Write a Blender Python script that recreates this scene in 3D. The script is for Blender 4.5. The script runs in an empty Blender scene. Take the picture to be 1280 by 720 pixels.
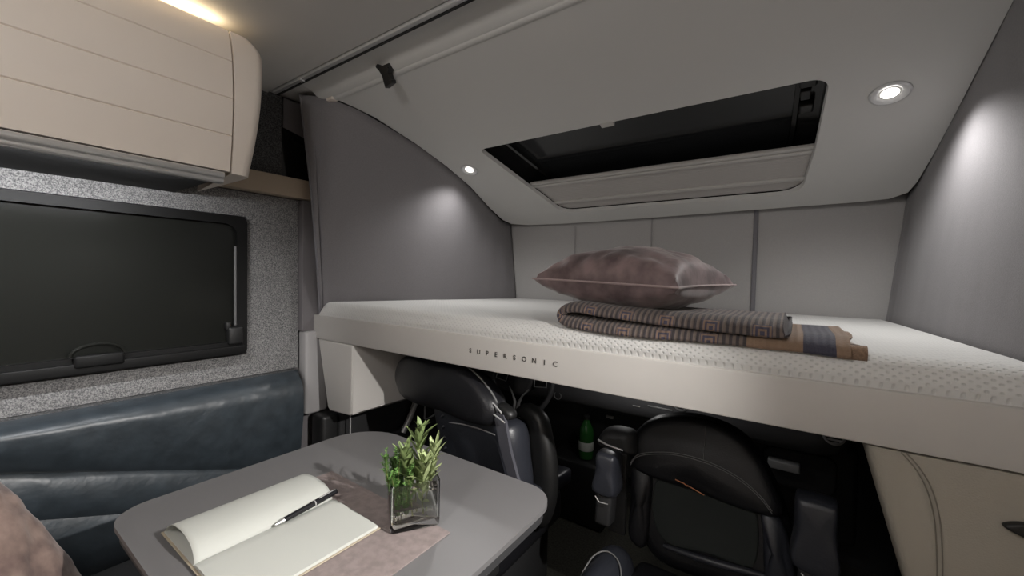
import bpy, bmesh, math, random
from mathutils import Vector, Matrix, noise
random.seed(7)
SC = bpy.context.scene
COL = SC.collection
PI = math.pi
EYE = 1.25

# ------------------------------------------------------------------ materials
def mat(name, color, rough=0.6, metal=0.0, spec=0.5, var=0.0, vscale=8.0, bump=0.0, bscale=200.0,
        sheen=0.0, color2=None, coat=0.0, detail=4.0, bdist=0.002, lo=0.35, hi=0.65, stretch=None):
    m = bpy.data.materials.new(name); m.use_nodes = True
    nt = m.node_tree; N = nt.nodes; L = nt.links
    b = N['Principled BSDF']
    b.inputs['Base Color'].default_value = (*color, 1)
    b.inputs['Roughness'].default_value = rough
    b.inputs['Metallic'].default_value = metal
    b.inputs['Specular IOR Level'].default_value = spec
    b.inputs['Coat Weight'].default_value = coat
    b.inputs['Sheen Weight'].default_value = sheen
    b.inputs['Sheen Roughness'].default_value = 0.35
    tc = N.new('ShaderNodeTexCoord'); co = tc.outputs['Object']
    if stretch:
        mp = N.new('ShaderNodeMapping'); mp.inputs['Scale'].default_value = stretch
        L.new(co, mp.inputs['Vector']); co = mp.outputs['Vector']
    if color2 is not None or var > 0:
        if color2 is None: color2 = tuple(c * (1 - var) for c in color)
        n = N.new('ShaderNodeTexNoise'); n.inputs['Scale'].default_value = vscale; n.inputs['Detail'].default_value = detail
        L.new(co, n.inputs['Vector'])
        r = N.new('ShaderNodeValToRGB')
        r.color_ramp.elements[0].position = lo; r.color_ramp.elements[0].color = (*color2, 1)
        r.color_ramp.elements[1].position = hi; r.color_ramp.elements[1].color = (*color, 1)
        L.new(n.outputs['Fac'], r.inputs['Fac']); L.new(r.outputs['Color'], b.inputs['Base Color'])
    if bump > 0:
        n2 = N.new('ShaderNodeTexNoise'); n2.inputs['Scale'].default_value = bscale; n2.inputs['Detail'].default_value = 3
        L.new(co, n2.inputs['Vector'])
        bp = N.new('ShaderNodeBump'); bp.inputs['Strength'].default_value = bump; bp.inputs['Distance'].default_value = bdist
        L.new(n2.outputs['Fac'], bp.inputs['Height']); L.new(bp.outputs['Normal'], b.inputs['Normal'])
    return m

def emit(name, color, strength):
    m = bpy.data.materials.new(name); m.use_nodes = True
    b = m.node_tree.nodes['Principled BSDF']
    b.inputs['Base Color'].default_value = (*color, 1)
    b.inputs['Emission Color'].default_value = (*color, 1); b.inputs['Emission Strength'].default_value = strength
    return m

M = {}
M['headliner'] = mat('headliner_fabric', (0.56, 0.555, 0.54), 0.85, bump=0.15, bscale=900)
M['ceiling'] = mat('ceiling_fabric', (0.50, 0.49, 0.475), 0.85, bump=0.15, bscale=900)
M['cream'] = mat('cream_lacquer', (0.82, 0.735, 0.655), 0.42, var=0.05, vscale=3)
M['cream_board'] = mat('cream_board', (0.53, 0.508, 0.482), 0.45, var=0.04, vscale=3)
M['cream_shelf'] = mat('cream_shelf', (0.36, 0.29, 0.22), 0.5)
M['gap'] = mat('gap_black', (0.01, 0.01, 0.01), 0.8)  # near-black for the cabinet underside and the rail groove
M['chrome'] = mat('brushed_chrome', (0.72, 0.72, 0.72), 0.3, metal=0.75)
M['silver'] = mat('satin_silver', (0.50, 0.50, 0.50), 0.35, metal=0.25)
M['black_plastic'] = mat('black_plastic', (0.012, 0.012, 0.012), 0.45)
M['frame_black'] = mat('window_frame_black', (0.008, 0.008, 0.008), 0.5, spec=0.2)
M['stay_grey'] = mat('stay_grey', (0.12, 0.12, 0.12), 0.4)
M['soft_black'] = mat('soft_black_plastic', (0.018, 0.018, 0.019), 0.6, bump=0.2, bscale=700)
M['black_gloss'] = mat('black_gloss', (0.010, 0.010, 0.010), 0.12)
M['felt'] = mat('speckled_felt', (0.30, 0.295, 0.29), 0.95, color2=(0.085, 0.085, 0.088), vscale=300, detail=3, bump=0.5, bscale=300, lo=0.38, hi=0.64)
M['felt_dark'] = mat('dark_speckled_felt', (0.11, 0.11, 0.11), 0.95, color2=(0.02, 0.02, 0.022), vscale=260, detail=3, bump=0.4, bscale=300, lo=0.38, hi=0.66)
M['mauve_wall'] = mat('mauve_wall_cloth', (0.15, 0.14, 0.145), 0.9)
M['curtain'] = mat('grey_curtain_cloth', (0.205, 0.195, 0.203), 0.9, var=0.10, vscale=240, bump=0.3, bscale=420, sheen=0.15)
M['back_seam'] = mat('rear_cloth_seam', (0.35, 0.34, 0.338), 0.9)
M['curtain_seam'] = mat('curtain_seam_tape', (0.17, 0.165, 0.18), 0.8)
M['backcloth'] = mat('rear_cloth', (0.40, 0.39, 0.385), 0.9, var=0.05, vscale=200, bump=0.2, bscale=400)
M['pillar'] = mat('pale_pillar_plastic', (0.34, 0.33, 0.33), 0.6)
M['leather'] = mat('blue_black_leather', (0.034, 0.045, 0.055), 0.42, bump=0.30, bscale=22, var=0.3, vscale=20, bdist=0.008, spec=0.9)
M['leather_seat'] = mat('black_leather', (0.010, 0.010, 0.012), 0.42, bump=0.25, bscale=260, spec=0.4)
M['leather_blue'] = mat('dark_blue_leather', (0.026, 0.028, 0.036), 0.4, bump=0.25, bscale=120)
M['mesh'] = mat('perforated_dark_panel', (0.012, 0.016, 0.015), 0.75, bump=0.4, bscale=900)
M['stitch'] = mat('grey_stitching', (0.16, 0.16, 0.16), 0.7)
M['orange'] = mat('orange_thread', (0.45, 0.17, 0.07), 0.6)
M['cream_leather'] = mat('cream_leather', (0.36, 0.33, 0.28), 0.6, bump=0.35, bscale=330)
M['stitch_cream'] = mat('cream_stitching', (0.20, 0.18, 0.15), 0.7)
M['table'] = mat('grey_table_laminate', (0.155, 0.151, 0.153), 0.42, spec=0.5)
M['table_edge'] = mat('dark_table_edge', (0.045, 0.045, 0.047), 0.5)
M['placemat'] = mat('taupe_placemat', (0.27, 0.222, 0.212), 0.9, var=0.22, vscale=60, bump=0.3, bscale=300, detail=6)
M['paper'] = mat('cream_paper', (0.50, 0.51, 0.475), 0.75)
M['kraft'] = mat('kraft_cover', (0.42, 0.36, 0.27), 0.8)
M['velvet'] = mat('mauve_velvet', (0.25, 0.183, 0.183), 0.45, color2=(0.095, 0.068, 0.070), vscale=14, detail=5, sheen=0.5, bump=0.3, bscale=60, spec=0.3)
M['velvet_tan'] = mat('taupe_velvet', (0.31, 0.225, 0.19), 0.7, color2=(0.16, 0.11, 0.098), vscale=22, detail=6, sheen=0.3, bump=0.2, bscale=100, spec=0.2)
M['piping'] = mat('mauve_piping', (0.36, 0.28, 0.275), 0.6, sheen=0.5)
M['carpet'] = mat('black_carpet', (0.06, 0.057, 0.045), 0.95, var=0.5, vscale=120, bump=0.6, bscale=300)
M['green_glass'] = mat('green_bottle', (0.02, 0.09, 0.02), 0.15, spec=0.6)
M['label'] = mat('white_label', (0.45, 0.47, 0.43), 0.6)
M['sage'] = mat('sage_leaf', (0.22, 0.30, 0.11), 0.6, var=0.4, vscale=60)
M['sage_light'] = mat('pale_sage_leaf', (0.42, 0.50, 0.24), 0.6, var=0.3, vscale=60)
M['thyme'] = mat('thyme_leaf', (0.13, 0.27, 0.06), 0.55, var=0.5, vscale=90)
M['stem'] = mat('herb_stem', (0.16, 0.17, 0.06), 0.7)
M['blind'] = mat('pleated_blind', (0.40, 0.38, 0.365), 0.85)
M['blind_bar'] = mat('blind_bar', (0.46, 0.445, 0.425), 0.6)
M['pen'] = mat('pen_black', (0.012, 0.012, 0.014), 0.25)
M['lamp_white'] = mat('lamp_white', (0.5, 0.5, 0.49), 0.4)
M['glow'] = emit('downlight_glow', (1.0, 0.95, 0.90), 9.0)
M['glow_warm'] = emit('warm_led', (1.0, 0.78, 0.48), 5.0)
M['glow_white'] = emit('white_led', (1.0, 0.97, 0.94), 4.0)
M['wheel_rim'] = mat('wheel_leather', (0.10, 0.10, 0.104), 0.45)
M['belt'] = mat('belt_webbing', (0.065, 0.065, 0.078), 0.5)
M['letter'] = mat('lettering_grey', (0.06, 0.055, 0.05), 0.5)
M['dash'] = mat('dashboard_grey', (0.11, 0.11, 0.115), 0.65, bump=0.2, bscale=700)

def pane_mat():
    m = mat('dark_window_acrylic', (0.013, 0.0135, 0.012), 0.17, spec=0.12)
    return m
M['pane'] = pane_mat()
M['sky_pane'] = mat('dark_rooflight_acrylic', (0.014, 0.015, 0.016), 0.08)
def glass():
    m = bpy.data.materials.new('clear_glass'); m.use_nodes = True
    b = m.node_tree.nodes['Principled BSDF']
    b.inputs['Base Color'].default_value = (0.99, 1.0, 0.995, 1); b.inputs['Roughness'].default_value = 0.0
    b.inputs['Transmission Weight'].default_value = 1.0; b.inputs['IOR'].default_value = 1.45
    return m
M['glass'] = glass()
def water():
    m = bpy.data.materials.new('water'); m.use_nodes = True
    b = m.node_tree.nodes['Principled BSDF']
    b.inputs['Base Color'].default_value = (0.95, 0.96, 0.9, 1); b.inputs['Roughness'].default_value = 0.0
    b.inputs['Transmission Weight'].default_value = 1.0; b.inputs['IOR'].default_value = 1.33
    return m
M['water'] = water()

def node_math(nt, op, a, b=None, c=None):
    n = nt.nodes.new('ShaderNodeMath'); n.operation = op
    for i, v in enumerate((a, b, c)):
        if v is None: continue
        if isinstance(v, (int, float)): n.inputs[i].default_value = v
        else: nt.links.new(v, n.inputs[i])
    return n.outputs[0]
def mixcol(nt, fac, a, b):
    n = nt.nodes.new('ShaderNodeMix'); n.data_type = 'RGBA'
    if isinstance(fac, (int, float)): n.inputs[0].default_value = fac
    else: nt.links.new(fac, n.inputs[0])
    for i, v in ((6, a), (7, b)):
        if isinstance(v, tuple): n.inputs[i].default_value = (*v, 1)
        else: nt.links.new(v, n.inputs[i])
    return n.outputs[2]

def mattress_mat():
    m = bpy.data.materials.new('dimpled_mattress_knit'); m.use_nodes = True
    nt = m.node_tree; N = nt.nodes; L = nt.links; b = N['Principled BSDF']
    tc = N.new('ShaderNodeTexCoord'); s = N.new('ShaderNodeSeparateXYZ'); L.new(tc.outputs['Object'], s.inputs[0])
    v = node_math(nt, 'ADD', s.outputs[1], s.outputs[2])
    kx, ky = 2 * PI / 0.0175, 2 * PI / 0.0175
    a = node_math(nt, 'SINE', node_math(nt, 'MULTIPLY', s.outputs[0], kx))
    c = node_math(nt, 'SINE', node_math(nt, 'MULTIPLY', v, ky))
    p = node_math(nt, 'MULTIPLY', a, c)
    mr = N.new('ShaderNodeMapRange'); mr.inputs[1].default_value = 0.30; mr.inputs[2].default_value = 0.95
    mr.interpolation_type = 'SMOOTHSTEP'
    L.new(p, mr.inputs[0])
    col = mixcol(nt, node_math(nt, 'MULTIPLY', mr.outputs[0], 0.28), (0.64, 0.635, 0.62), (0.36, 0.355, 0.35))
    L.new(col, b.inputs['Base Color']); b.inputs['Roughness'].default_value = 0.85
    bp = N.new('ShaderNodeBump'); bp.invert = True; bp.inputs['Strength'].default_value = 0.6; bp.inputs['Distance'].default_value = 0.002
    L.new(mr.outputs[0], bp.inputs['Height']); L.new(bp.outputs['Normal'], b.inputs['Normal'])
    return m
M['mattress'] = mattress_mat()

def blanket_mat():
    m = bpy.data.materials.new('woven_wool_blanket'); m.use_nodes = True
    nt = m.node_tree; N = nt.nodes; L = nt.links; b = N['Principled BSDF']
    uv = N.new('ShaderNodeUVMap'); s = N.new('ShaderNodeSeparateXYZ'); L.new(uv.outputs[0], s.inputs[0])
    U, V = s.outputs[0], s.outputs[1]
    st = node_math(nt, 'SINE', node_math(nt, 'MULTIPLY', U, 2 * PI / 0.0135))
    st = node_math(nt, 'GREATER_THAN', st, 0.05)
    brown, blue = (0.135, 0.105, 0.090), (0.012, 0.012, 0.022)
    base = mixcol(nt, node_math(nt, 'MULTIPLY', st, 0.85), brown, blue)
    # concentric squares along the folded edges
    pu = node_math(nt, 'PINGPONG', U, 0.05)
    pv = node_math(nt, 'ABSOLUTE', node_math(nt, 'SUBTRACT', V, 0.0))
    d = node_math(nt, 'MAXIMUM', node_math(nt, 'SUBTRACT', 0.05, pu), pv)
    inside = node_math(nt, 'LESS_THAN', d, 0.0185)
    ring = node_math(nt, 'GREATER_THAN', node_math(nt, 'SINE', node_math(nt, 'MULTIPLY', d, 2 * PI / 0.0085)), 0.0)
    sq = mixcol(nt, ring, (0.19, 0.125, 0.09), (0.035, 0.035, 0.07))
    c1 = mixcol(nt, inside, base, sq)
    # plain tan and dark blue bands at the open end (u small)
    e1 = node_math(nt, 'LESS_THAN', U, 0.175)
    c2 = mixcol(nt, e1, c1, (0.24, 0.155, 0.10))
    e2 = node_math(nt, 'MULTIPLY', node_math(nt, 'LESS_THAN', U, 0.075), node_math(nt, 'GREATER_THAN', U, 0.022))
    c3 = mixcol(nt, e2, c2, (0.028, 0.032, 0.060))
    n = N.new('ShaderNodeTexNoise'); n.inputs['Scale'].default_value = 350
    tc = N.new('ShaderNodeTexCoord'); L.new(tc.outputs['Object'], n.inputs['Vector'])
    c4 = mixcol(nt, node_math(nt, 'MULTIPLY', n.outputs['Fac'], 0.3), c3, (0.12, 0.09, 0.075))
    L.new(c4, b.inputs['Base Color']); b.inputs['Roughness'].default_value = 0.85
    b.inputs['Sheen Weight'].default_value = 0.2
    bp = N.new('ShaderNodeBump'); bp.inputs['Strength'].default_value = 0.5; bp.inputs['Distance'].default_value = 0.002
    h = node_math(nt, 'ADD', node_math(nt, 'SINE', node_math(nt, 'MULTIPLY', U, 2 * PI / 0.0135)), n.outputs['Fac'])
    L.new(h, bp.inputs['Height']); L.new(bp.outputs['Normal'], b.inputs['Normal'])
    return m
M['blanket'] = blanket_mat()

# ------------------------------------------------------------------ helpers
def link(name, bm, m, parent=None, smooth=True, recalc=True):
    if recalc: bmesh.ops.recalc_face_normals(bm, faces=bm.faces)
    me = bpy.data.meshes.new(name); bm.to_mesh(me); bm.free()
    for x in (m if isinstance(m, (list, tuple)) else [m]): me.materials.append(x)
    for p in me.polygons: p.use_smooth = smooth
    if smooth:
        try: me.set_sharp_from_angle(angle=math.radians(38))
        except Exception: pass
    o = bpy.data.objects.new(name, me); COL.objects.link(o)
    if parent is not None:
        o.parent = parent; o.matrix_parent_inverse = Matrix.Translation(-Vector(parent.location)) if parent.rotation_euler.z == 0 else parent.matrix_basis.inverted()
    return o
def thing(name, label, cat, loc=(0, 0, 0), group=None):
    o = bpy.data.objects.new(name, None); COL.objects.link(o); o.location = loc
    o['label'] = label; o['category'] = cat
    if group: o['group'] = group
    o.empty_display_size = 0.05
    return o
def tag(o, label, cat, group=None):
    o['label'] = label; o['category'] = cat
    if group: o['group'] = group
    return o
def struct(o, label=None, cat='structure'):
    o['kind'] = 'structure'
    if label: o['label'] = label; o['category'] = cat
    return o
def merge(bm, b2):
    me = bpy.data.meshes.new('t'); b2.to_mesh(me); b2.free(); bm.from_mesh(me); bpy.data.meshes.remove(me)
def box(bm, x0, x1, y0, y1, z0, z1, r=0.0, seg=3, mx=None):
    b = bmesh.new()
    bmesh.ops.create_cube(b, size=1)
    for v in b.verts:
        v.co = Vector(((x0 + x1) / 2 + v.co.x * (x1 - x0), (y0 + y1) / 2 + v.co.y * (y1 - y0), (z0 + z1) / 2 + v.co.z * (z1 - z0)))
    if r > 0: bmesh.ops.bevel(b, geom=list(b.edges), offset=r, segments=seg, profile=0.5, affect='EDGES')
    if mx is not None: bmesh.ops.transform(b, matrix=mx, verts=b.verts)
    merge(bm, b); return bm
def B(*a, **k): return box(bmesh.new(), *a, **k)
def tube(bm, pts, r, n=8, closed=False, cap=True):
    pts = [Vector(p) for p in pts]; rings = []
    N = len(pts); prev = None
    for i, p in enumerate(pts):
        if closed: t = pts[(i + 1) % N] - pts[i - 1]
        else: t = pts[min(i + 1, N - 1)] - pts[max(i - 1, 0)]
        t.normalize()
        if prev is None:
            a = Vector((0, 0, 1)) if abs(t.z) < 0.9 else Vector((1, 0, 0))
            s = t.cross(a).normalized()
        else:
            s = (prev - t * prev.dot(t)).normalized()
        prev = s; w = t.cross(s)
        rr = r[i] if isinstance(r, (list, tuple)) else r
        rings.append([bm.verts.new(p + (s * math.cos(2 * PI * k / n) + w * math.sin(2 * PI * k / n)) * rr) for k in range(n)])
    m = N if closed else N - 1
    for i in range(m):
        a, b = rings[i], rings[(i + 1) % N]
        for k in range(n):
            bm.faces.new((a[k], a[(k + 1) % n], b[(k + 1) % n], b[k]))
    if cap and not closed:
        bm.faces.new(rings[0][::-1]); bm.faces.new(rings[-1])
    return bm
def grid(bm, rows, uvs=None, closed_u=False):
    vs = [[bm.verts.new(p) for p in r] for r in rows]
    lay = bm.loops.layers.uv.verify() if uvs else None
    for i in range(len(vs) - 1):
        m = len(vs[i]); rng = m if closed_u else m - 1
        for j in range(rng):
            j2 = (j + 1) % m
            f = bm.faces.new((vs[i][j], vs[i][j2], vs[i + 1][j2], vs[i + 1][j]))
            if uvs:
                for l, (a, b) in zip(f.loops, ((i, j), (i, j + 1), (i + 1, j + 1), (i + 1, j))): l[lay].uv = uvs[a][b]
    return vs
def frame(C, yaw=0.0, tilt=0.0):
    """local u (right), v (up), n (towards the dinette) frame as a matrix"""
    c, s = math.cos(math.radians(yaw)), math.sin(math.radians(yaw))
    u = Vector((c, -s, 0)); n0 = Vector((-s, -c, 0))
    ct, st = math.cos(math.radians(tilt)), math.sin(math.radians(tilt))
    v = Vector((0, 0, 1)) * ct - n0 * st; n = n0 * ct + Vector((0, 0, 1)) * st
    m = Matrix.Identity(4)
    for i in range(3): m[i][0] = u[i]; m[i][1] = v[i]; m[i][2] = n[i]; m[i][3] = C[i]
    return m
def smooth_loop(pts, n=4):
    """closed Catmull-Rom through pts"""
    out = []; N = len(pts)
    P = [Vector((*p, 0)) if len(p) == 2 else Vector(p) for p in pts]
    for i in range(N):
        p0, p1, p2, p3 = P[i - 1], P[i], P[(i + 1) % N], P[(i + 2) % N]
        for k in range(n):
            t = k / n
            out.append(0.5 * ((2 * p1) + (-p0 + p2) * t + (2 * p0 - 5 * p1 + 4 * p2 - p3) * t * t + (-p0 + 3 * p1 - 3 * p2 + p3) * t ** 3))
    return out
def smooth_path(pts, n=4):
    P = [Vector(p) for p in pts]; out = []; N = len(P)
    for i in range(N - 1):
        p0, p1, p2, p3 = P[max(i - 1, 0)], P[i], P[i + 1], P[min(i + 2, N - 1)]
        for k in range(n):
            t = k / n
            out.append(0.5 * ((2 * p1) + (-p0 + p2) * t + (2 * p0 - 5 * p1 + 4 * p2 - p3) * t * t + (-p0 + 3 * p1 - 3 * p2 + p3) * t ** 3))
    out.append(P[-1]); return out
def slab(bm, outline, thick, edge, mx, puff=0.0, back=0.0, n=4, loop=True):
    """pillowy slab: outline (u,v) loop, rounded rim, puffed front face; local z from back to thick"""
    pts = smooth_loop(outline, n) if loop else [Vector((*p, 0)) for p in outline]
    c = sum(pts, Vector()) / len(pts)
    def ring(scale_in, z):
        r = []
        for p in pts:
            d = p - c; L = d.length
            r.append(c + d * max(0.0, (L - scale_in) / L) + Vector((0, 0, z)))
        return r
    rows = []
    def frac(f, z): return [c + (p - c) * f + Vector((0, 0, z)) for p in inner]
    h = thick / 2
    prof = [(edge * (1 - math.cos(a)), h * math.sin(a)) for a in [PI * (k / 8 - 0.5) for k in range(9)]]
    inner = [c + (p - c) * max(0, ((p - c).length - edge) / (p - c).length) for p in pts]
    for f in (0.02, 0.5): rows.append(frac(f, back))
    for s, z in prof: rows.append(ring(s, z + h + back))
    for f in (0.85, 0.65, 0.45, 0.25, 0.02): rows.append(frac(f, thick + back + puff * (1 - f * f)))
    rows = [[mx @ p for p in r] for r in rows]
    vs = grid(bm, rows, closed_u=True)
    bm.faces.new(vs[0][::-1]); bm.faces.new(vs[-1])
    return bm
def arc_pts(cx, cy, r, a0, a1, n):
    return [(cx + r * math.cos(math.radians(a0 + (a1 - a0) * k / n)), cy + r * math.sin(math.radians(a0 + (a1 - a0) * k / n))) for k in range(n + 1)]
def rrect(x0, x1, y0, y1, r, n=6):
    return arc_pts(x1 - r, y0 + r, r, -90, 0, n) + arc_pts(x1 - r, y1 - r, r, 0, 90, n) + arc_pts(x0 + r, y1 - r, r, 90, 180, n) + arc_pts(x0 + r, y0 + r, r, 180, 270, n)
def prism(bm, pts, z0, z1, mx=Matrix.Identity(4), bevel=0.0):
    b = bmesh.new()
    lo = [b.verts.new((p[0], p[1], z0)) for p in pts]; hi = [b.verts.new((p[0], p[1], z1)) for p in pts]
    n = len(pts)
    f0 = b.faces.new(lo[::-1]); f1 = b.faces.new(hi)
    for i in range(n): b.faces.new((lo[i], lo[(i + 1) % n], hi[(i + 1) % n], hi[i]))
    if bevel > 0:
        bmesh.ops.bevel(b, geom=list(f0.edges) + list(f1.edges), offset=bevel, segments=2, profile=0.5, affect='EDGES')
    bmesh.ops.transform(b, matrix=mx, verts=b.verts)
    merge(bm, b); return bm
def lathe(bm, prof, loc, n=24, mx=None):
    rows = [[Vector((r * math.cos(2 * PI * k / n), r * math.sin(2 * PI * k / n), z)) for k in range(n)] for r, z in prof]
    T = Matrix.Translation(loc) @ (mx or Matrix.Identity(4))
    rows = [[T @ p for p in r] for r in rows]
    vs = grid(bm, rows, closed_u=True)
    bm.faces.new(vs[0][::-1]); bm.faces.new(vs[-1]); return bm
def fbm(p, s=1.0): return noise.fractal(Vector(p) * s, 1.0, 2.0, 3)

# ------------------------------------------------------------------ room shell
XW = -1.85
struct(link('floor', B(-1.95, 0.75, -1.75, 2.4, -0.06, 0.0), M['carpet'], smooth=False))
struct(link('ceiling', B(-1.95, 0.75, -1.75, 0.815, 2.0, 2.06), M['ceiling'], smooth=False))
struct(link('wall_left', B(-1.95, XW, -1.75, 2.4, 0.0, 2.06), M['mauve_wall'], smooth=False))
struct(link('wall_rear', B(-1.95, 0.75, -1.80, -1.70, 0.0, 2.06), M['cream'], smooth=False))
struct(link('wall_right', B(0.62, 0.75, -1.75, 0.98, 0.0, 2.06), M['cream'], smooth=False))
struct(link('wall_front', B(-1.95, 0.75, 2.30, 2.4, 0.0, 2.2), M['soft_black'], smooth=False))
b = B(0.40, 0.75, 0.98, 2.4, 0.0, 2.06)
struct(link('wall_right_cab', b, M['soft_black'], smooth=False))
# the recessed roof strip between the dinette ceiling and the sloping cab lining
b = B(-1.95, 0.75, 0.815, 1.0, 2.012, 2.06)
struct(link('ceiling_strip', b, M['headliner'], smooth=False))
struct(link('cab_roof', B(-1.95, 0.75, 1.0, 2.4, 2.02, 2.08), M['soft_black'], smooth=False))

# speckled wall lining with a cut-out for the window
def lining():
    bm = bmesh.new()
    y0, y1, z0, z1 = -1.7, 0.945, 0.815, 1.567
    wy0, wy1, wz0, wz1 = -0.42, 0.735, 0.905, 1.468
    x0, x1 = XW + 0.001, XW + 0.018
    box(bm, x0, x1, y0, wy0, z0, z1); box(bm, x0, x1, wy1, y1, z0, z1)
    box(bm, x0, x1, wy0, wy1, z0, wz0); box(bm, x0, x1, wy0, wy1, wz1, z1)
    return bm
struct(link('trim_1', lining(), M['felt'], smooth=False), 'speckled grey wall lining around the big side window', 'wall lining')
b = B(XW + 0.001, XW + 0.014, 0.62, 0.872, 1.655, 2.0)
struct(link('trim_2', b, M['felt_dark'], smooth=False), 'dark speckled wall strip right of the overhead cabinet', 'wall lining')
b = B(XW + 0.001, XW + 0.012, 0.874, 1.06, 1.655, 2.005)
struct(link('trim_3', b, M['black_gloss'], smooth=False), 'glossy near-black wall panel behind the curtain edge', 'wall lining')
# thin grey plate painted in for a reflection on that panel
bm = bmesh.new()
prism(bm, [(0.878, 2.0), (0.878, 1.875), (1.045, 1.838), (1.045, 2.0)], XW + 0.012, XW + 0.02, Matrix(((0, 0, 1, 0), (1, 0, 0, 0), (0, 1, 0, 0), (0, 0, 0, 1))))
struct(link('reflection_plate', bm, M['mauve_wall'], smooth=False), 'grey plate mimicking a reflection on the near-black wall panel', 'wall lining')
b = B(XW + 0.001, XW + 0.05, 0.947, 1.06, 0.98, 1.57, 0.004)
struct(link('trim_5', b, M['mauve_wall'], smooth=False), 'dull mauve upright strip between lining and curtain', 'wall lining')
b = B(XW + 0.001, XW + 0.07, 0.953, 1.06, 0.60, 0.98, 0.012)
struct(link('trim_6', b, M['pillar']), 'pale plastic pillar cover below the mauve strip', 'wall lining')
# dark ledge beneath the lining
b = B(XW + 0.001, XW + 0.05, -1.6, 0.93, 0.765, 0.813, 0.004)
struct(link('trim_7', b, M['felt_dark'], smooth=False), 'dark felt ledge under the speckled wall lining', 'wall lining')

# ------------------------------------------------------------------ side window
win = thing('window_1', 'long dark side window in a black frame with rounded corners', 'window', (XW, 0.15, 0.91)); win['kind'] = 'structure'
YZ = Matrix(((0, 0, 1, 0), (1, 0, 0, 0), (0, 1, 0, 0), (0, 0, 0, 1)))   # (a,b,c) -> x=c, y=a, z=b
def ring_prism(bm, outer, inner, z0, z1, mx):
    n = len(outer)
    rows = [[Vector((*p, z)) for p in ps] for ps, z in ((outer, z0), (outer, z1), (inner, z1), (inner, z0), (outer, z0))]
    grid(bm, [[mx @ p for p in r] for r in rows], closed_u=True)
    bmesh.ops.remove_doubles(bm, verts=bm.verts, dist=1e-6); return bm
o_ = rrect(-0.415, 0.731, 0.912, 1.464, 0.022); i_ = rrect(-0.39, 0.695, 0.965, 1.432, 0.045)
link('window_frame', ring_prism(bmesh.new(), o_, i_, XW + 0.002, XW + 0.034, YZ), M['frame_black'], win)
link('pane', prism(bmesh.new(), rrect(-0.40, 0.71, 0.955, 1.44, 0.04), XW + 0.004, XW + 0.012, YZ), M['pane'], win)
bm = B(XW + 0.034, XW + 0.05, -0.39, 0.72, 0.915, 0.950, 0.005)
link('bottom_rail', bm, M['frame_black'], win)
bm = bmesh.new(); box(bm, XW + 0.036, XW + 0.056, 0.245, 0.36, 0.935, 0.975, 0.008)
lt = link('latch', bm, M['frame_black'], win)
bm = bmesh.new(); tube(bm, [(XW + 0.045, 0.30 - 0.062 * math.cos(a), 0.972 + 0.035 * math.sin(a)) for a in [PI * k / 10 for k in range(11)]], 0.006)
link('pull_loop', bm, M['pane'], lt)
bm = bmesh.new(); tube(bm, [(XW + 0.028, 0.690, 1.345), (XW + 0.028, 0.690, 1.03)], 0.0055)
link('stay', bm, M['stay_grey'], win)
bm = B(XW + 0.012, XW + 0.05, 0.66, 0.712, 0.955, 1.025, 0.008); box(bm, XW + 0.012, XW + 0.04, 0.655, 0.672, 1.015, 1.045, 0.004)
link('stay_catch', bm, M['black_plastic'], win)

# ------------------------------------------------------------------ overhead cabinet
cab = thing('overhead_cabinet', 'cream overhead cabinet with three grooves and chrome rail above the side window', 'cabinet', (-1.62, 0.0, 1.54))
def cabprof(z):  # slightly bellied front
    t = (z - 1.545) / 0.43
    return -1.395 + 0.022 * math.sin(PI * min(max(t, 0), 1)) - 0.018 * max(0, t - 0.75) ** 2 * 16
link('carcass', B(-1.848, -1.425, -1.6, 0.520, 1.55, 1.955), M['cream'], cab, smooth=False)
def door_bm(y0, y1, grooves=True):
    zs = []
    z = 1.545
    while z < 1.962: zs.append(z); z += 0.012
    zs.append(1.965)
    gr = (1.648, 1.755, 1.866) if grooves else ()
    for g in gr: zs += [g - 0.0028, g, g + 0.0028]
    zs = sorted(zs)
    bm = bmesh.new(); rows = []
    for z in zs:
        dx = 0.0
        for g in gr:
            if abs(z - g) < 1e-4: dx = -0.004
        rows.append([(cabprof(z) + dx, y0 + (y1 - y0) * k / 4, z) for k in range(5)])
    vs = grid(bm, rows)
    # thickness
    r = bmesh.ops.extrude_face_region(bm, geom=list(bm.faces))
    for v in [g for g in r['geom'] if isinstance(g, bmesh.types.BMVert)]: v.co.x -= 0.018
    return bm
dr = link('door', door_bm(-1.6, 0.514), M['cream'], cab)
# rounded end cap
def endcap():
    bm = bmesh.new(); rows = []
    for k in range(31):
        z = 1.540 + (1.965 - 1.540) * k / 30
        t = k / 30
        bulge = 0.022 * math.sin(PI * (0.15 + 0.75 * t)) + 0.012 * t
        yend = 0.572 + 0.038 * t + 0.006 * math.sin(PI * t)
        if t > 0.9: yend -= 0.03 * ((t - 0.9) / 0.1) ** 2
        x = cabprof(max(z, 1.545)) + 0.003
        r = 0.03
        pts = [(XW + 0.02, yend - 0.004), (x - 0.25, yend), (x - r, yend)]
        pts += [(x - r + r * math.sin(a), yend - r + r * math.cos(a)) for a in [PI / 2 * q / 6 for q in range(1, 7)]]
        pts += [(x, 0.5185), (x - 0.02, 0.5185)]
        rows.append([(p[0], p[1], z) for p in pts])
    vs = grid(bm, rows)
    bm.faces.new(vs[0] ); bm.faces.new(vs[-1][::-1])
    return bm
link('end_cap', endcap(), M['cream'], cab)
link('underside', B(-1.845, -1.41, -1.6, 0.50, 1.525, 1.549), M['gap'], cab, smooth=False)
bm = bmesh.new()
for zz, xx, rr in ((1.530, -1.392, 0.010), (1.515, -1.398, 0.008)):
    tube(bm, [(xx, -1.6, zz), (xx, 0.497, zz)], rr, 10)
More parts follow.
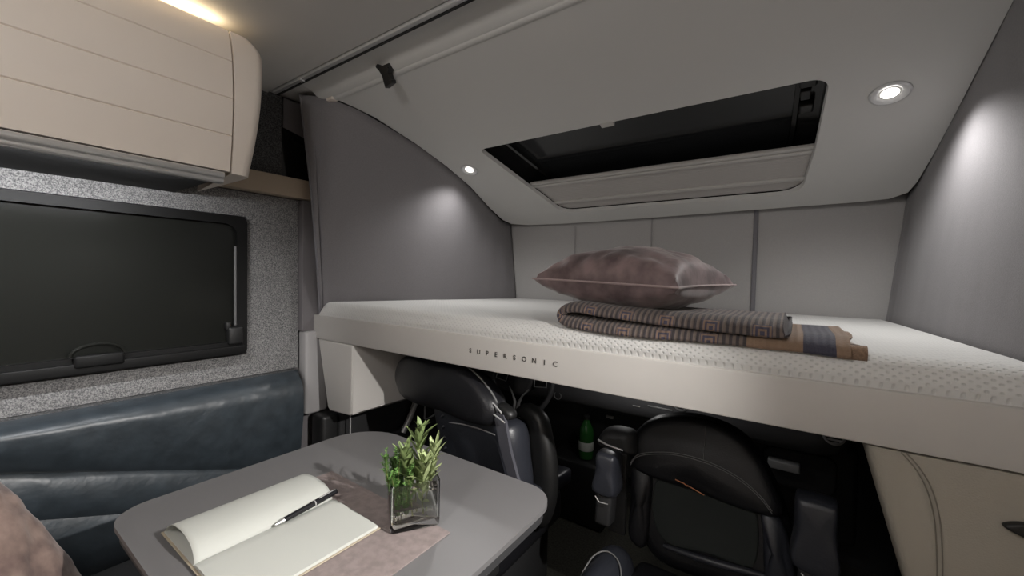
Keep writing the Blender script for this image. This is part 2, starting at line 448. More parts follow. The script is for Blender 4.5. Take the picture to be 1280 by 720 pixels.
box(bm, -1.415, -1.395, -1.6, 0.497, 1.507, 1.538)
link('chrome_rail', bm, M['chrome'], cab)
link('led_strip', B(-1.436, -1.418, -1.5, 0.44, 1.5195, 1.5255), M['glow_white'], cab, smooth=False)
link('cove_strip', B(-1.455, -1.435, -1.6, 0.50, 1.956, 1.962), M['glow_warm'], cab, smooth=False)

tag(link('wall_shelf', B(XW + 0.015, XW + 0.07, 0.52, 1.062, 1.571, 1.654, 0.004), M['cream_shelf']), 'narrow cream shelf rail running from the cabinet to the curtain', 'shelf')

# ------------------------------------------------------------------ ceiling rail, ridge, clip
rail = thing('ceiling_rail', 'thin metal curtain rail across the ceiling', 'rail', (-0.6, 0.828, 2.0))
link('track', B(-1.80, 0.60, 0.818, 0.834, 1.990, 2.004, 0.002), M['silver'], rail)
link('groove', B(-1.80, 0.60, 0.8345, 0.842, 1.988, 2.004), M['gap'], rail, smooth=False)
link('joint', B(-1.60, -1.575, 0.8165, 0.836, 1.987, 2.003, 0.002), M['chrome'], rail)

AL = math.atan(0.342)
HM = Matrix(((1, 0, 0, 0), (0, math.cos(AL), -math.sin(AL), 0.966), (0, -math.sin(AL), -math.cos(AL), 1.967), (0, 0, 0, 1)))  # (x, s, n) n = into the cab below
def hp(x, y): return (x, (y - 0.966) / math.cos(AL))
outer = [(-1.575, 0.966), (-1.535, 1.03), (-1.50, 1.10), (-1.458, 1.286), (-1.438, 1.476), (-1.442, 1.667), (-1.485, 1.894), (-1.497, 2.04), (-1.47, 2.10), (-1.36, 2.128), (-1.145, 2.140), (-0.7, 2.138), (-0.287, 2.128), (0.20, 2.118), (0.30, 2.108), (0.345, 2.07), (0.356, 2.0), (0.362, 1.827), (0.364, 1.679), (0.364, 1.30), (0.364, 0.966)]
outer = [hp(*p) for p in outer]
sk_in = rrect(-1.168, 0.068, hp(0, 1.412)[1], hp(0, 2.018)[1], 0.05, 8)
def bigcorner():
    y0, y1 = hp(0, 1.412)[1], hp(0, 2.018)[1]
    return (arc_pts(0.068 - 0.045, y0 + 0.045, 0.045, -90, 0, 8) + [(0.052, y0 + 0.35)] + arc_pts(0.03 - 0.09, y1 - 0.09, 0.09, 0, 90, 8)
            + arc_pts(-1.075 + 0.08, y1 - 0.08, 0.08, 90, 180, 8) + [(-1.118, y0 + 0.33)] + arc_pts(-1.172 + 0.03, y0 + 0.03, 0.03, 180, 270, 8))
sk_in = bigcorner()
def headliner():
    bm = bmesh.new()
    def loop(pts, z): return [bm.verts.new((p[0], p[1], z)) for p in pts]
    o1 = loop(outer, 0.0); i1 = loop(sk_in, 0.0)
    es = []
    for L_ in (o1, i1):
        for k in range(len(L_)): es.append(bm.edges.new((L_[k], L_[(k + 1) % len(L_)])))
    bmesh.ops.triangle_fill(bm, use_beauty=True, edges=es)
    # upturned lip around the rooflight and thickness at the outer rim
    c = Vector((-0.56, hp(0, 1.71)[1], 0))
    i2 = [bm.verts.new((p[0] + (c.x - p[0]) * 0.004, p[1] + (c.y - p[1]) * 0.006, -0.018)) for p in sk_in]
    o2 = [bm.verts.new((p[0], p[1], -0.02)) for p in outer]
    for A, Bq in ((i1, i2), (o1, o2)):
        for k in range(len(A)): bm.faces.new((A[k], A[(k + 1) % len(A)], Bq[(k + 1) % len(A)], Bq[k]))
    bmesh.ops.transform(bm, matrix=HM, verts=bm.verts)
    return bm
hl = link('headliner', headliner(), M['headliner'])
struct(hl, 'sloping pale grey roof lining of the cab around the rooflight', 'roof lining')
# ridge along its near edge
bm = bmesh.new()
prof = [(0.9525, 2.014), (0.9525, 1.971), (0.956, 1.966), (0.963, 1.9635), (0.972, 1.9645), (0.978, 1.966), (0.978, 2.014)]
grid(bm, [[(x, p[0], p[1]) for p in prof] for x in (-1.585, 0.364)])
struct(link('trim_8', bm, M['headliner']), 'raised lip along the near edge of the cab roof lining', 'trim')
# tapered end block of the lip
struct(link('trim_9', B(-1.618, -1.575, 0.945, 0.975, 1.962, 1.975, 0.004), M['cream']), 'small pale end block of the roof lip by the curtain', 'trim')
# shade-side moulding of the recessed strip
bm = bmesh.new()
grid(bm, [[(x, y, z) for y, z in ((0.842, 2.010), (0.88, 2.006), (0.910, 1.998), (0.930, 1.986), (0.940, 1.976), (0.9535, 1.972))] for x in (-1.66, 0.364)])
struct(link('trim_10', bm, M['headliner']), 'hollow moulding between the ceiling rail and the roof lip', 'trim')

clip = thing('strap_clip', 'small black plastic hook clip hanging from the roof lip', 'clip', (-1.21, 0.93, 1.99))
uu = Vector((1.0, 0.0, 0.0)).normalized(); vv = Vector((0.0, -0.30, 0.95)).normalized(); nn_ = uu.cross(vv).normalized()
fr = Matrix.Identity(4)
for i_ in range(3): fr[i_][0], fr[i_][1], fr[i_][2], fr[i_][3] = uu[i_], vv[i_], nn_[i_], (-1.205, 0.948, 1.950)[i_]
bm = bmesh.new()
prism(bm, [(-0.016, -0.03), (0.024, -0.022), (0.025, -0.012), (0.016, -0.008), (0.012, 0.012), (0.022, 0.02), (0.018, 0.03), (0.0, 0.034), (-0.03, 0.052), (-0.042, 0.048), (-0.040, 0.04), (-0.026, 0.03), (-0.016, 0.008), (-0.018, -0.012)], 0.0, 0.022, fr, 0.002)
link('hook', bm, M['black_plastic'], clip)
link('backing', B(-1.230, -1.185, 0.925, 0.950, 1.972, 2.013, 0.003), M['black_plastic'], clip)

# ------------------------------------------------------------------ rooflight
sky = thing('window_2', 'long dark rooflight with a half drawn pleated blind above the bed', 'rooflight', (-0.56, 1.71, 1.71)); sky['kind'] = 'structure'
bm = bmesh.new()
cs = Vector((-0.56, hp(0, 1.71)[1]))
def off(pts, k): return [(p[0] + (p[0] - cs.x) * k, p[1] + (p[1] - cs.y) * k * 1.6) for p in pts]
rows = []
for k, z in ((0.0, -0.016), (0.004, -0.03), (0.004, -0.085), (-0.09, -0.09), (-0.10, -0.075), (-0.12, -0.078), (-0.12, -0.10)):
    rows.append([HM @ Vector((*p, z)) for p in off(sk_in, k)])
grid(bm, rows, closed_u=True)
link('frame', bm, M['black_gloss'], sky)
bm = bmesh.new(); prism(bm, off(sk_in, -0.11), -0.105, -0.098, HM); link('pane', bm, M['sky_pane'], sky)
# inner hinge and latch pieces at the right end
bm = bmesh.new()
sA = hp(0, 1.46)[1]
box(bm, 0.0, 0.045, sA, sA + 0.05, -0.083, -0.06, 0.006, mx=HM); box(bm, 0.002, 0.040, sA + 0.13, sA + 0.17, -0.083, -0.06, 0.006, mx=HM)
link('hinge', bm, M['black_plastic'], sky)
bm = box(bmesh.new(), 0.004, 0.030, sA + 0.07, sA + 0.11, -0.083, -0.066, 0.003, mx=HM); link('latch', bm, M['soft_black'], sky)
# blind
s0, s1 = hp(0, 1.755)[1], hp(0, 2.03)[1]
bl = bmesh.new(); n = 44
rows = []
for k in range(n + 1):
    s = s0 + 0.02 + (s1 - s0 - 0.02) * k / n
    rows.append([HM @ Vector((x, s, -0.026 + (0.0025 if k % 2 else 0))) for x in (-1.14, -0.9, -0.56, -0.2, 0.075)])
grid(bl, rows)
bd = link('blind', bl, M['blind'], sky, smooth=False)
bm = bmesh.new()
box(bm, -1.14, 0.075, s0 - 0.012, s0 + 0.006, -0.034, -0.020, 0.003, mx=HM); box(bm, -1.14, 0.075, s0 + 0.010, s0 + 0.028, -0.034, -0.018, 0.003, mx=HM)
box(bm, -1.14, 0.075, s1 - 0.108, s1 - 0.085, -0.030, -0.016, 0.004, mx=HM)
link('blind_bar', bm, M['blind_bar'], bd)
bm = box(bmesh.new(), -0.60, -0.55, hp(0, 1.408)[1], hp(0, 1.432)[1], -0.014, 0.002, 0.003, mx=HM)
link('catch', bm, M['blind_bar'], sky)

# ------------------------------------------------------------------ downlights
def downlight(x, y, label):
    s = hp(0, y)[1]; T = HM @ Matrix.Translation((x, s, 0))
    c = T @ Vector((0, 0, 0))
    t = thing('downlight', label, 'light', c, 'recessed downlights in the cab roof lining')
    bm = bmesh.new()
    lathe(bm, [(0.0405, -0.004), (0.046, 0.0), (0.045, 0.004), (0.040, 0.006), (0.030, 0.003), (0.0205, -0.003), (0.020, -0.004)], (0, 0, 0), 28)
    bmesh.ops.transform(bm, matrix=T, verts=bm.verts)
    link('bezel', bm, M['silver'], t)
    bm = bmesh.new(); lathe(bm, [(0.0195, -0.003), (0.0195, 0.001), (0.014, 0.0035), (0.004, 0.0045)], (0, 0, 0), 24)
    bmesh.ops.transform(bm, matrix=T, verts=bm.verts)
    link('lens', bm, M['glow'], t)
    return T
def spot(name, loc, target, energy, size, blend, color, rad=0.02):
    L = bpy.data.lights.new(name, 'SPOT'); L.energy = energy; L.spot_size = math.radians(size); L.spot_blend = blend
    L.color = color; L.shadow_soft_size = rad
    o = bpy.data.objects.new(name, L); COL.objects.link(o); o.location = loc
    o.rotation_euler = (Vector(target) - Vector(loc)).to_track_quat('-Z', 'Y').to_euler(); return o
def area(name, loc, target, energy, sx, sy, color, spread=180):
    L = bpy.data.lights.new(name, 'AREA'); L.energy = energy; L.shape = 'RECTANGLE'; L.size = sx; L.size_y = sy; L.color = color
    L.spread = math.radians(spread)
    o = bpy.data.objects.new(name, L); COL.objects.link(o); o.location = loc
    d = Vector(target) - Vector(loc)
    o.rotation_euler = d.to_track_quat('-Z', 'Y').to_euler(); return o
WHITE = (1.0, 0.985, 0.965)
for (x, y, lab, e) in ((-1.335, 1.532, 'small lit downlight beside the left curtain of the bed', 11.0), (0.207, 1.520, 'lit round downlight in the roof lining by the right wall', 13.5)):
    T = downlight(x, y, lab)
    p = T @ Vector((0, 0, 0.014))
    spot('downlight_beam', p, p + Vector((0, -0.03, -1)), e, 140, 0.7, WHITE, 0.018)

# ------------------------------------------------------------------ curtains round the bed
def curtain_left():
    top = smooth_path([(-1.745, 0.905, 2.005), (-1.66, 0.935, 1.985), (-1.575, 0.985, 1.960), (-1.52, 1.09, 1.925), (-1.468, 1.286, 1.86), (-1.447, 1.476, 1.795), (-1.452, 1.667, 1.73), (-1.495, 1.894, 1.652), (-1.515, 2.05, 1.598), (-1.525, 2.168, 1.59)], 6)
    bot = smooth_path([(-1.800, 1.034, 0.99), (-1.802, 1.05, 0.99), (-1.80, 1.07, 0.99), (-1.765, 1.14, 0.99), (-1.70, 1.30, 1.02), (-1.62, 1.50, 1.02), (-1.58, 1.70, 1.02), (-1.53, 1.90, 1.02), (-1.49, 2.05, 1.02), (-1.463, 2.168, 1.02)], 6)
    bm = bmesh.new(); rows = []
    n = 24
    for i in range(n + 1):
        t = i / n; r = []
        for j, (a, b_) in enumerate(zip(top, bot)):
            p = a.lerp(b_, t)
            s = j / (len(top) - 1)
            out = -0.05 * math.sin(PI * t) * math.sin(PI * min(1, s * 1.1))   # belly outwards between roof and bed
            p.x += out
            if s < 0.08: p.x += 0.02 * math.sin(PI * t)
            p.x += 0.004 * fbm((p.x * 2, p.y * 9, p.z * 2))
            r.append(p)
        rows.append(r)
    grid(bm, rows)
    return bm, top, bot, rows
bm, top, bot, rows = curtain_left()
cl = thing('bed_curtain', 'grey cloth curtain closing the left end of the bed', 'curtain', (-1.6, 1.5, 1.1), 'cloth curtains around the drop-down bed')
o = link('cloth', bm, M['curtain'], cl)
md = o.modifiers.new('thick', 'SOLIDIFY'); md.thickness = 0.003
bm = bmesh.new(); tube(bm, [r[0] + Vector((0.002, -0.002, 0)) for r in rows], 0.005); link('hem', bm, M['curtain_seam'], cl)
bm = bmesh.new(); tube(bm, [r[7] + Vector((0.003, -0.001, 0)) for r in rows], 0.0015, 5); link('seam', bm, M['curtain_seam'], cl)

def curtain_back():
    bm = bmesh.new(); rows = []
    nx, nz = 90, 14
    for i in range(nz + 1):
        t = i / nz; z = 1.605 - (1.605 - 1.0) * t; r = []
        for j in range(nx + 1):
            x = -1.535 + (0.372 + 1.535) * j / nx
            x = x if j > 4 else x + 0.055 * t * (1 - j / 5)
            y = 2.178 + 0.010 * math.sin(PI * t) + 0.004 * fbm((x * 2.5, 0.3, z * 1.5)) - 0.010 * math.exp(-((x + 1.50) / 0.03) ** 2) * math.sin(PI * t)
            r.append(Vector((x, y, z)))
        rows.append(r)
    grid(bm, rows); return bm, rows
bm, rows = curtain_back()
cb = thing('bed_curtain', 'pale cloth backing behind the pillow with upright seams', 'curtain', (-0.6, 2.18, 1.1), 'cloth curtains around the drop-down bed')
o = link('cloth', bm, M['backcloth'], cb); md = o.modifiers.new('thick', 'SOLIDIFY'); md.thickness = 0.003
for xs, w, z0, z1, mm in ((-0.143, 0.0095, 1.09, 1.600, 'curtain_seam'), (-0.618, 0.004, 1.09, 1.597, 'back_seam'), (-1.06, 0.0025, 1.09, 1.55, 'back_seam')):
    bm = bmesh.new(); r1 = []
    for i in range(15):
        z = z1 - (z1 - z0) * i / 14
        y = 2.170 + 0.006 * math.sin(PI * i / 14)
        r1.append([(xs - w, y, z), (xs - w * 0.6, y - 0.003, z), (xs + w * 0.6, y - 0.003, z), (xs + w, y, z)])
    grid(bm, r1); link('seam', bm, M[mm], cb)

def curtain_right():
    bm = bmesh.new(); rows = []
    ny, nz = 70, 20
    for i in range(nz + 1):
        t = i / nz; r = []
        for j in range(ny + 1):
            s = j / ny
            y = 0.96 + (2.178 - 0.96) * s
            ztop = 2.0 if y < 0.97 else 2.0 - 0.342 * (y - 0.966)
            z = ztop + (1.0 - ztop) * t
            xt = 0.369 - 0.008 * max(0, s - 0.9) * 10
            xb = 0.362 - 0.055 * s
            x = xt + (xb - xt) * t + 0.012 * math.sin(PI * t) * (1 - s * 0.5)
            # soft gathers close to the front corner
            g = math.exp(-((y - 2.12) / 0.05) ** 2)
            x += -0.012 * g * math.sin(PI * t) * (0.6 + 0.4 * math.sin(y * 120)) + 0.003 * fbm((0, y * 4, z * 2))
            r.append(Vector((x, y, z)))
        rows.append(r)
    grid(bm, rows); return bm
cr = thing('bed_curtain', 'grey cloth curtain covering the right side wall of the bed', 'curtain', (0.35, 1.5, 1.1), 'cloth curtains around the drop-down bed')
o = link('cloth', curtain_right(), M['curtain'], cr); md = o.modifiers.new('thick', 'SOLIDIFY'); md.thickness = 0.003

# ------------------------------------------------------------------ drop-down bed
bed = thing('drop_down_bed', 'cream fronted drop-down bed with lettered board above the cab seats', 'bed', (-0.7, 1.5, 0.945))
fb = link('front_board', B(-1.818, 0.352, 1.000, 1.026, 0.947, 1.0525, 0.003), M['cream_board'], bed)
link('base', B(-1.68, 0.292, 1.03, 2.14, 0.955, 1.02), M['soft_black'], bed, smooth=False)
link('end_pin', lathe(bmesh.new(), [(0.012, 0), (0.012, 0.012), (0.005, 0.02)], (-1.819, 1.012, 0.975), 12, Matrix.Rotation(-PI / 2, 4, 'Y')), M['cream_board'], bed)
# lettering
def letters():
    s = 'SUPERSONIC'
    for i, ch in enumerate(s):
        cu = bpy.data.curves.new('t', 'FONT'); cu.body = ch; cu.size = 0.0205; cu.extrude = 0.0004; cu.align_x = 'CENTER'; cu.align_y = 'CENTER'
        cu.offset = 0.0004
        o = bpy.data.objects.new('t', cu); COL.objects.link(o)
        bpy.context.view_layer.update()
        me = bpy.data.meshes.new_from_object(o.evaluated_get(bpy.context.evaluated_depsgraph_get()))
        x = -0.853 + (0.853 - 0.539) * i / 9
        me.transform(Matrix.Translation((x, 0.9993, 1.003)) @ Matrix.Rotation(PI / 2, 4, 'X'))
        bm = bmesh.new(); bm.from_mesh(me)
        bpy.data.meshes.remove(me)
        bpy.data.objects.remove(o); bpy.data.curves.remove(cu)
        lo = link('letter', bm, M['letter'], fb, smooth=False); lo['label'] = 'dark letter ' + ch
letters()
# bracket: front plate with triangular hollow
def bracket():
    bm = bmesh.new()
    XZ = lambda x, z, y: Vector((x, y, z))
    # left solid leg
    A = [(-1.762, 0.946), (-1.50, 0.946), (-1.50, 0.655), (-1.515, 0.643), (-1.665, 0.634), (-1.682, 0.645)]
    def poly(pts, y): return [bm.verts.new(XZ(p[0], p[1], y)) for p in pts]
    f = poly(A, 1.0); g = poly([(p[0] + 0.01, p[1]) for p in A], 1.30)
    bm.faces.new(f); bm.faces.new(g[::-1])
    for i in range(len(A)): bm.faces.new((f[i], f[(i + 1) % len(A)], g[(i + 1) % len(A)], g[i]))
    bmesh.ops.bevel(bm, geom=[e for e in bm.edges if all(abs(v.co.y - 1.0) < 1e-5 for v in e.verts)], offset=0.008, segments=3, profile=0.5, affect='EDGES')
    return bm
def bracket_wing():
    # concave sheet: deep by the leg, coming forward along its lower and right edge
    bm = bmesh.new(); rows = []
    n = 28
    for i in range(n + 1):
        a = i / n                                   # 0 top edge .. 1 lower edge
        r = []
        for j in range(n + 1):
            s = j / n                               # 0 at the leg .. 1 at the right tip
            x = -1.50 + 0.42 * s
            zt = 0.946
            zb = 0.650 + (0.93 - 0.650) * (0.62 * s + 0.38 * s * s)
            z = zt + (zb - zt) * a
            # distance from hollow triangle (leg, top, diagonal)
            lim = (1 - s / 0.78)                    # hollow height fraction
            h = max(0.0, min(1.0, (lim - a * 1.15 + 0.12) * 4))
            w = max(0.0, min(1.0, s * 14))
            depth = 0.004 + 0.10 * (h * h * (3 - 2 * h)) * w
            f = 1.0 + 0.42 * s
            r.append(Vector((x * f, f + depth, EYE + (z - EYE) * f)))
        rows.append(r)
    rows.insert(0, [Vector((p.x, p.y, 0.946)) for p in rows[0]])
    vs = grid(bm, rows)
    r = bmesh.ops.extrude_face_region(bm, geom=list(bm.faces))
    for v in [g for g in r['geom'] if isinstance(g, bmesh.types.BMVert)]: v.co.y += 0.02
    return bm
br = link('bracket', bracket(), M['cream_board'], bed)
link('gusset', bracket_wing(), M['cream_board'], br)

def mattress():
    bm = bmesh.new(); rows = []
    ny = 60
    prof = []   # (y, z) front foot -> over the rounded edge -> back
    prof.append((1.029, 1.022))
    R = 0.045
    for k in range(9):
        a = PI / 2 * k / 8
        prof.append((1.006 + R - R * math.cos(a) , 1.066 + R * 1.1 * math.sin(a)))
    for k in range(1, 40):
        y = 1.051 + (2.15 - 1.051) * k / 39
        prof.append((y, 1.1155 - 0.008 * (k / 39)))
    prof.append((2.155, 1.022))
    for (y, z) in prof:
        s = (y - 1.0) / 1.16
        xl = -1.768 + 0.30 * max(0, s - 0.02); xr = 0.352 - 0.055 * s
        r = []
        n = 80
        for j in range(n + 1):
            t = j / n; x = xl + (xr - xl) * t
            dz = 0.0
            e = (x - xl)
            if e < 0.04: dz = -(z - 1.03) * 0.45 * (1 - math.sqrt(max(0, 1 - (1 - e / 0.04) ** 2)))
            zz = z + dz + (0.0015 * fbm((x * 3, y * 3, 0)) if z > 1.1 else 0)
            r.append(Vector((x, y, zz)))
        rows.append(r)
    grid(bm, rows)
    es = [e for e in bm.edges if e.is_boundary]
    r = bmesh.ops.extrude_edge_only(bm, edges=es)
    for v in [g for g in r['geom'] if isinstance(g, bmesh.types.BMVert)]: v.co.z = 1.021
    return bm
tag(link('mattress', mattress(), M['mattress']), 'white dimpled foam mattress lying on the drop-down bed', 'mattress')

# ------------------------------------------------------------------ folded blanket
def blanket():
    path = [(0.100, 1.131), (0.05, 1.129), (-0.10, 1.128), (-0.25, 1.128), (-0.40, 1.129), (-0.49, 1.131), (-0.525, 1.137), (-0.541, 1.150), (-0.528, 1.164), (-0.49, 1.1705), (-0.42, 1.166), (-0.25, 1.1575), (-0.12, 1.1555), (-0.02, 1.156), (-0.006, 1.158)]
    P = smooth_path([(p[0], 0, p[1]) for p in path], 8)
    L = [0.0]
    for a, b_ in zip(P, P[1:]): L.append(L[-1] + (b_ - a).length)
    bm = bmesh.new(); rows = []; uvs = []
    th = 0.0235 / 2
    y0, y1 = 1.008, 1.275
    nsec = []
    for k in range(9):
        a = -PI / 2 + PI * k / 8
        nsec.append(('f', a))
    for i, p in enumerate(P):
        t = (P[min(i + 1, len(P) - 1)] - P[max(i - 1, 0)]).normalized()
        nrm = Vector((t.z, 0, -t.x))                 # towards outside of fold
        if nrm.z > 0 and i < 5: pass
        row = []; uv = []
        yf = y0 + 0.004 * math.sin(L[i] * 9) + 0.05 * max(0.0, (-0.35 - p.x)) - 0.03 * max(0, p.x)
        if L[i] > 0.64: yf += 0.004
        # section: closed loop around (y, offset): outer face, front round, inner face, back round
        sec = []
        for k in range(7): # front round from -th to +th
            a = PI * k / 6
            sec.append((yf + th - th * 1.25 * math.sin(a), -th * math.cos(a)))
        for k in range(1, 16): sec.append((yf + th + (y1 - yf - th) * k / 16, th))
        for k in range(5):
            a = PI * k / 4
            sec.append((y1 + th * math.sin(a), th * math.cos(a)))
        for k in range(1, 16): sec.append((y1 - (y1 - yf - th) * k / 16, -th))
        acc = -th * PI / 2; prev = None
        for (y, o_) in sec:
            q = p + nrm * o_
            droop = max(0.0, (1.055 - y)) / 0.05
            z = q.z - 0.020 * min(1.3, droop) ** 1.6 + 0.0012 * fbm((q.x * 12, y * 12, 0))
            row.append(Vector((q.x + 0.001 * fbm((y * 25, 0, q.z * 5)), y, z)))
            if prev is not None: acc += (Vector((y, o_, 0)) - prev).length
            prev = Vector((y, o_, 0))
            uv.append((L[i], acc))
        uv.append((L[i], acc + 0.005))
        rows.append(row); uvs.append(uv)
    vs = grid(bm, rows, uvs, closed_u=True)
    f1 = bm.faces.new(vs[0][::-1]); f2 = bm.faces.new(vs[-1])
    lay = bm.loops.layers.uv.verify()
    for l in f1.loops: l[lay].uv = (0.03, 0.1)
    for l in f2.loops: l[lay].uv = (L[-1], 0.1)
    return bm
bk = thing('folded_blanket', 'folded wool blanket with blue and brown square pattern under the pillow', 'blanket', (-0.2, 1.14, 1.116))
link('folded_cloth', blanket(), M['blanket'], bk)
# inner turned end that shows beyond the blue band
bm = bmesh.new()
rows = []
for i in range(9):
    x = 0.08 + 0.045 * i / 8
    row = []
    for k in range(16):
        a = 2 * PI * k / 16
        yy = 1.030 + 0.016 * math.cos(a); zz = 1.112 + 0.0165 * math.sin(a)
        row.append(Vector((x, yy, zz)))
    rows.append(row)
vs = grid(bm, rows, closed_u=True); bm.faces.new(vs[0][::-1]); bm.faces.new(vs[-1])
r2 = []
for i in range(13):
    y = 1.03 + 0.20 * i / 12
    x1 = 0.118 - 0.018 * math.sin(PI * min(1, i / 9)) 
    zc = 1.126 + 0.006 * (i > 9)
    r2.append([(0.06, y, zc + 0.004), (0.09, y, zc + 0.004), (x1 - 0.004, y, zc + 0.003), (x1, y, zc), (x1 - 0.004, y, zc - 0.006), (0.06, y, zc - 0.006)])
grid(bm, r2)
M['tan_wool'] = mat('tan_wool', (0.27, 0.175, 0.115), 0.85, var=0.35, vscale=300, bump=0.4, bscale=400, sheen=0.4)
tn = link('turned_end', bm, M['tan_wool'], bk); tn['label'] = 'tan rolled end beyond the dark blue band'

# ------------------------------------------------------------------ pillows
def pillow_mesh(w, h, t, mx, pinch=0.05, wr=0.006, seed=0.0, belly=0.5, n=40):
    bm = bmesh.new()
    def edge_pull(a, b_):  # concave sides, sharp corners
        x = a * (1 - pinch * (1 - abs(b_) ** 2) * abs(a) ** 3 * 2.0)
        y = b_ * (1 - pinch * (1 - abs(a) ** 2) * abs(b_) ** 3 * 2.0)
        return x, y
    tops, bots = [], []
    for i in range(n + 1):
        ra, rb = [], []
        for j in range(n + 1):
            a, b_ = -1 + 2 * i / n, -1 + 2 * j / n
            x, y = edge_pull(a, b_)
            q = max(0.0, (1 - a ** 2)) * max(0.0, (1 - b_ ** 2))
            hgt = q ** 0.40
            edge = min(1 - abs(a), 1 - abs(b_))
            wrk = wr * fbm((a * 3.1 + seed, b_ * 3.1, seed)) * min(1, edge * 5)
            wrk += 0.5 * wr * math.sin(a * 22 + 3 * b_ + seed) * math.exp(-((abs(b_) - 0.86) / 0.12) ** 2) * min(1, edge * 8)
            zt = t * belly * hgt + wrk * 1.6; zb = -t * (1 - belly) * hgt + wrk
            ra.append(mx @ Vector((x * w / 2, y * h / 2, zt))); rb.append(mx @ Vector((x * w / 2, y * h / 2, zb)))
        tops.append(ra); bots.append(rb)
    grid(bm, tops); grid(bm, bots)
    bmesh.ops.remove_doubles(bm, verts=bm.verts, dist=1e-5)
    rim = []
    idx = [(i, 0) for i in range(n)] + [(n, j) for j in range(n)] + [(i, n) for i in range(n, 0, -1)] + [(0, j) for j in range(n, 0, -1)]
    for i, j in idx: rim.append((tops[i][j] + bots[i][j]) / 2)
    return bm, rim
pc = thing('pillow', 'mauve velvet pillow lying on the folded blanket', 'pillow', (-0.43, 1.32, 1.17))
mx = Matrix.Translation((-0.398, 1.205, 1.240)) @ Matrix.Rotation(math.radians(-12), 4, 'Z') @ Matrix.Rotation(math.radians(1), 4, 'X') @ Matrix.Rotation(math.radians(1.6), 4, 'Y')
bm, rim = pillow_mesh(0.462, 0.375, 0.184, mx, pinch=0.05, wr=0.0050, seed=2.3, belly=0.56)
link('cover', bm, M['velvet'], pc)
link('piping', tube(bmesh.new(), rim, 0.0032, 6, closed=True), M['piping'], pc)

# ------------------------------------------------------------------ side bench with leather back
bench = thing('bench_sofa', 'blue-black leather side bench with quilted backrest under the window', 'sofa', (-1.5, -0.2, 0.0))
def backrest():
    bm = bmesh.new(); rows = []
    ny = 90
    def seam1(y): return 0.715 - 0.355 * (y + 0.0) if y > -0.3 else 0.82
    def seam2(y): return 0.590 - 0.385 * y
    for j in range(ny + 1):
        y = -1.2 + (0.925 + 1.2) * j / ny
        zt = 0.815
        s1 = min(0.735, 0.722 - 0.365 * y); s2 = min(0.62, 0.585 - 0.37 * y); zb = 0.30
        s1 = max(s1, 0.36); s2 = max(s2, 0.325)
        row = []
        row.append(Vector((XW + 0.055, y, zt - 0.03)))
        row.append(Vector((XW + 0.060, y, zt - 0.006)))
        segs = ((zt, s1, 26, 0.030), (s1, s2, 16, 0.017), (s2, zb, 10, 0.012))
        for (a, b_, n, bul) in segs:
            for k in range(n):
                t = k / n; z = a + (b_ - a) * t
                if (a == zt):
                    prof = math.sqrt(max(0, 1 - (1 - min(1, t / 0.22)) ** 2)) if t < 0.22 else (math.sin(PI / 2 * (1 - (t - 0.22) / 0.78)) ** 0.6 if t < 1 else 0)
                    x = -1.742 + 0.045 * prof
                    if t < 0.22: x = XW + 0.062 + (-1.697 - XW - 0.062) * prof
                else:
                    x = -1.742 + bul * (math.sin(PI * min(1, t + 0.02)) ** 0.55 if t > 0 else 0)
                wr = 0.0045 * noise.noise(Vector((y * 14 + z * 7, z * 6, 0.5))) + 0.0025 * noise.noise(Vector((y * 40 + z * 15, z * 12, 2.5)))
                row.append(Vector((x + wr * min(1, t * 6), y, z)))
        row.append(Vector((-1.742, y, zb)))
        # rounded near the front end
        e = (0.925 - y) / 0.03
        if e < 1:
            k_ = 1 - math.sqrt(max(0, 1 - (1 - e) ** 2))
            for v in row: v.x = v.x + (XW + 0.06 - v.x) * k_ * 0.9
        rows.append(row)
    vs = grid(bm, rows)
    bm.faces.new(vs[-1])
    return bm
link('backrest', backrest(), M['leather'], bench)
bm = bmesh.new(); box(bm, -1.735, -1.10, -1.2, 0.20, 0.30, 0.44, 0.04, 4); link('seat_cushion', bm, M['leather'], bench)
link('bench_base', B(-1.83, -1.25, -1.2, 0.90, 0.0, 0.30), M['soft_black'], bench, smooth=False)
link('backrest_board', B(XW + 0.002, XW + 0.06, -1.2, 0.92, 0.30, 0.76), M['soft_black'], bench, smooth=False)

# velvet cushion standing on the bench seat
cu = thing('cushion', 'taupe velvet cushion on the bench at the near left corner', 'cushion', (-1.3, -0.1, 0.44))
mx = Matrix.Translation((-1.281, -0.0215, 0.655)) @ Matrix.Rotation(math.radians(142.7), 4, 'Z') @ Matrix.Rotation(math.radians(58.5), 4, 'X') @ Matrix.Rotation(math.radians(-0.8), 4, 'Z')
bm, rim = pillow_mesh(0.46, 0.46, 0.17, mx, pinch=0.045, wr=0.006, seed=5.1)
link('cover', bm, M['velvet_tan'], cu)
link('piping', tube(bmesh.new(), rim, 0.003, 6, closed=True), M['velvet_tan'], cu)

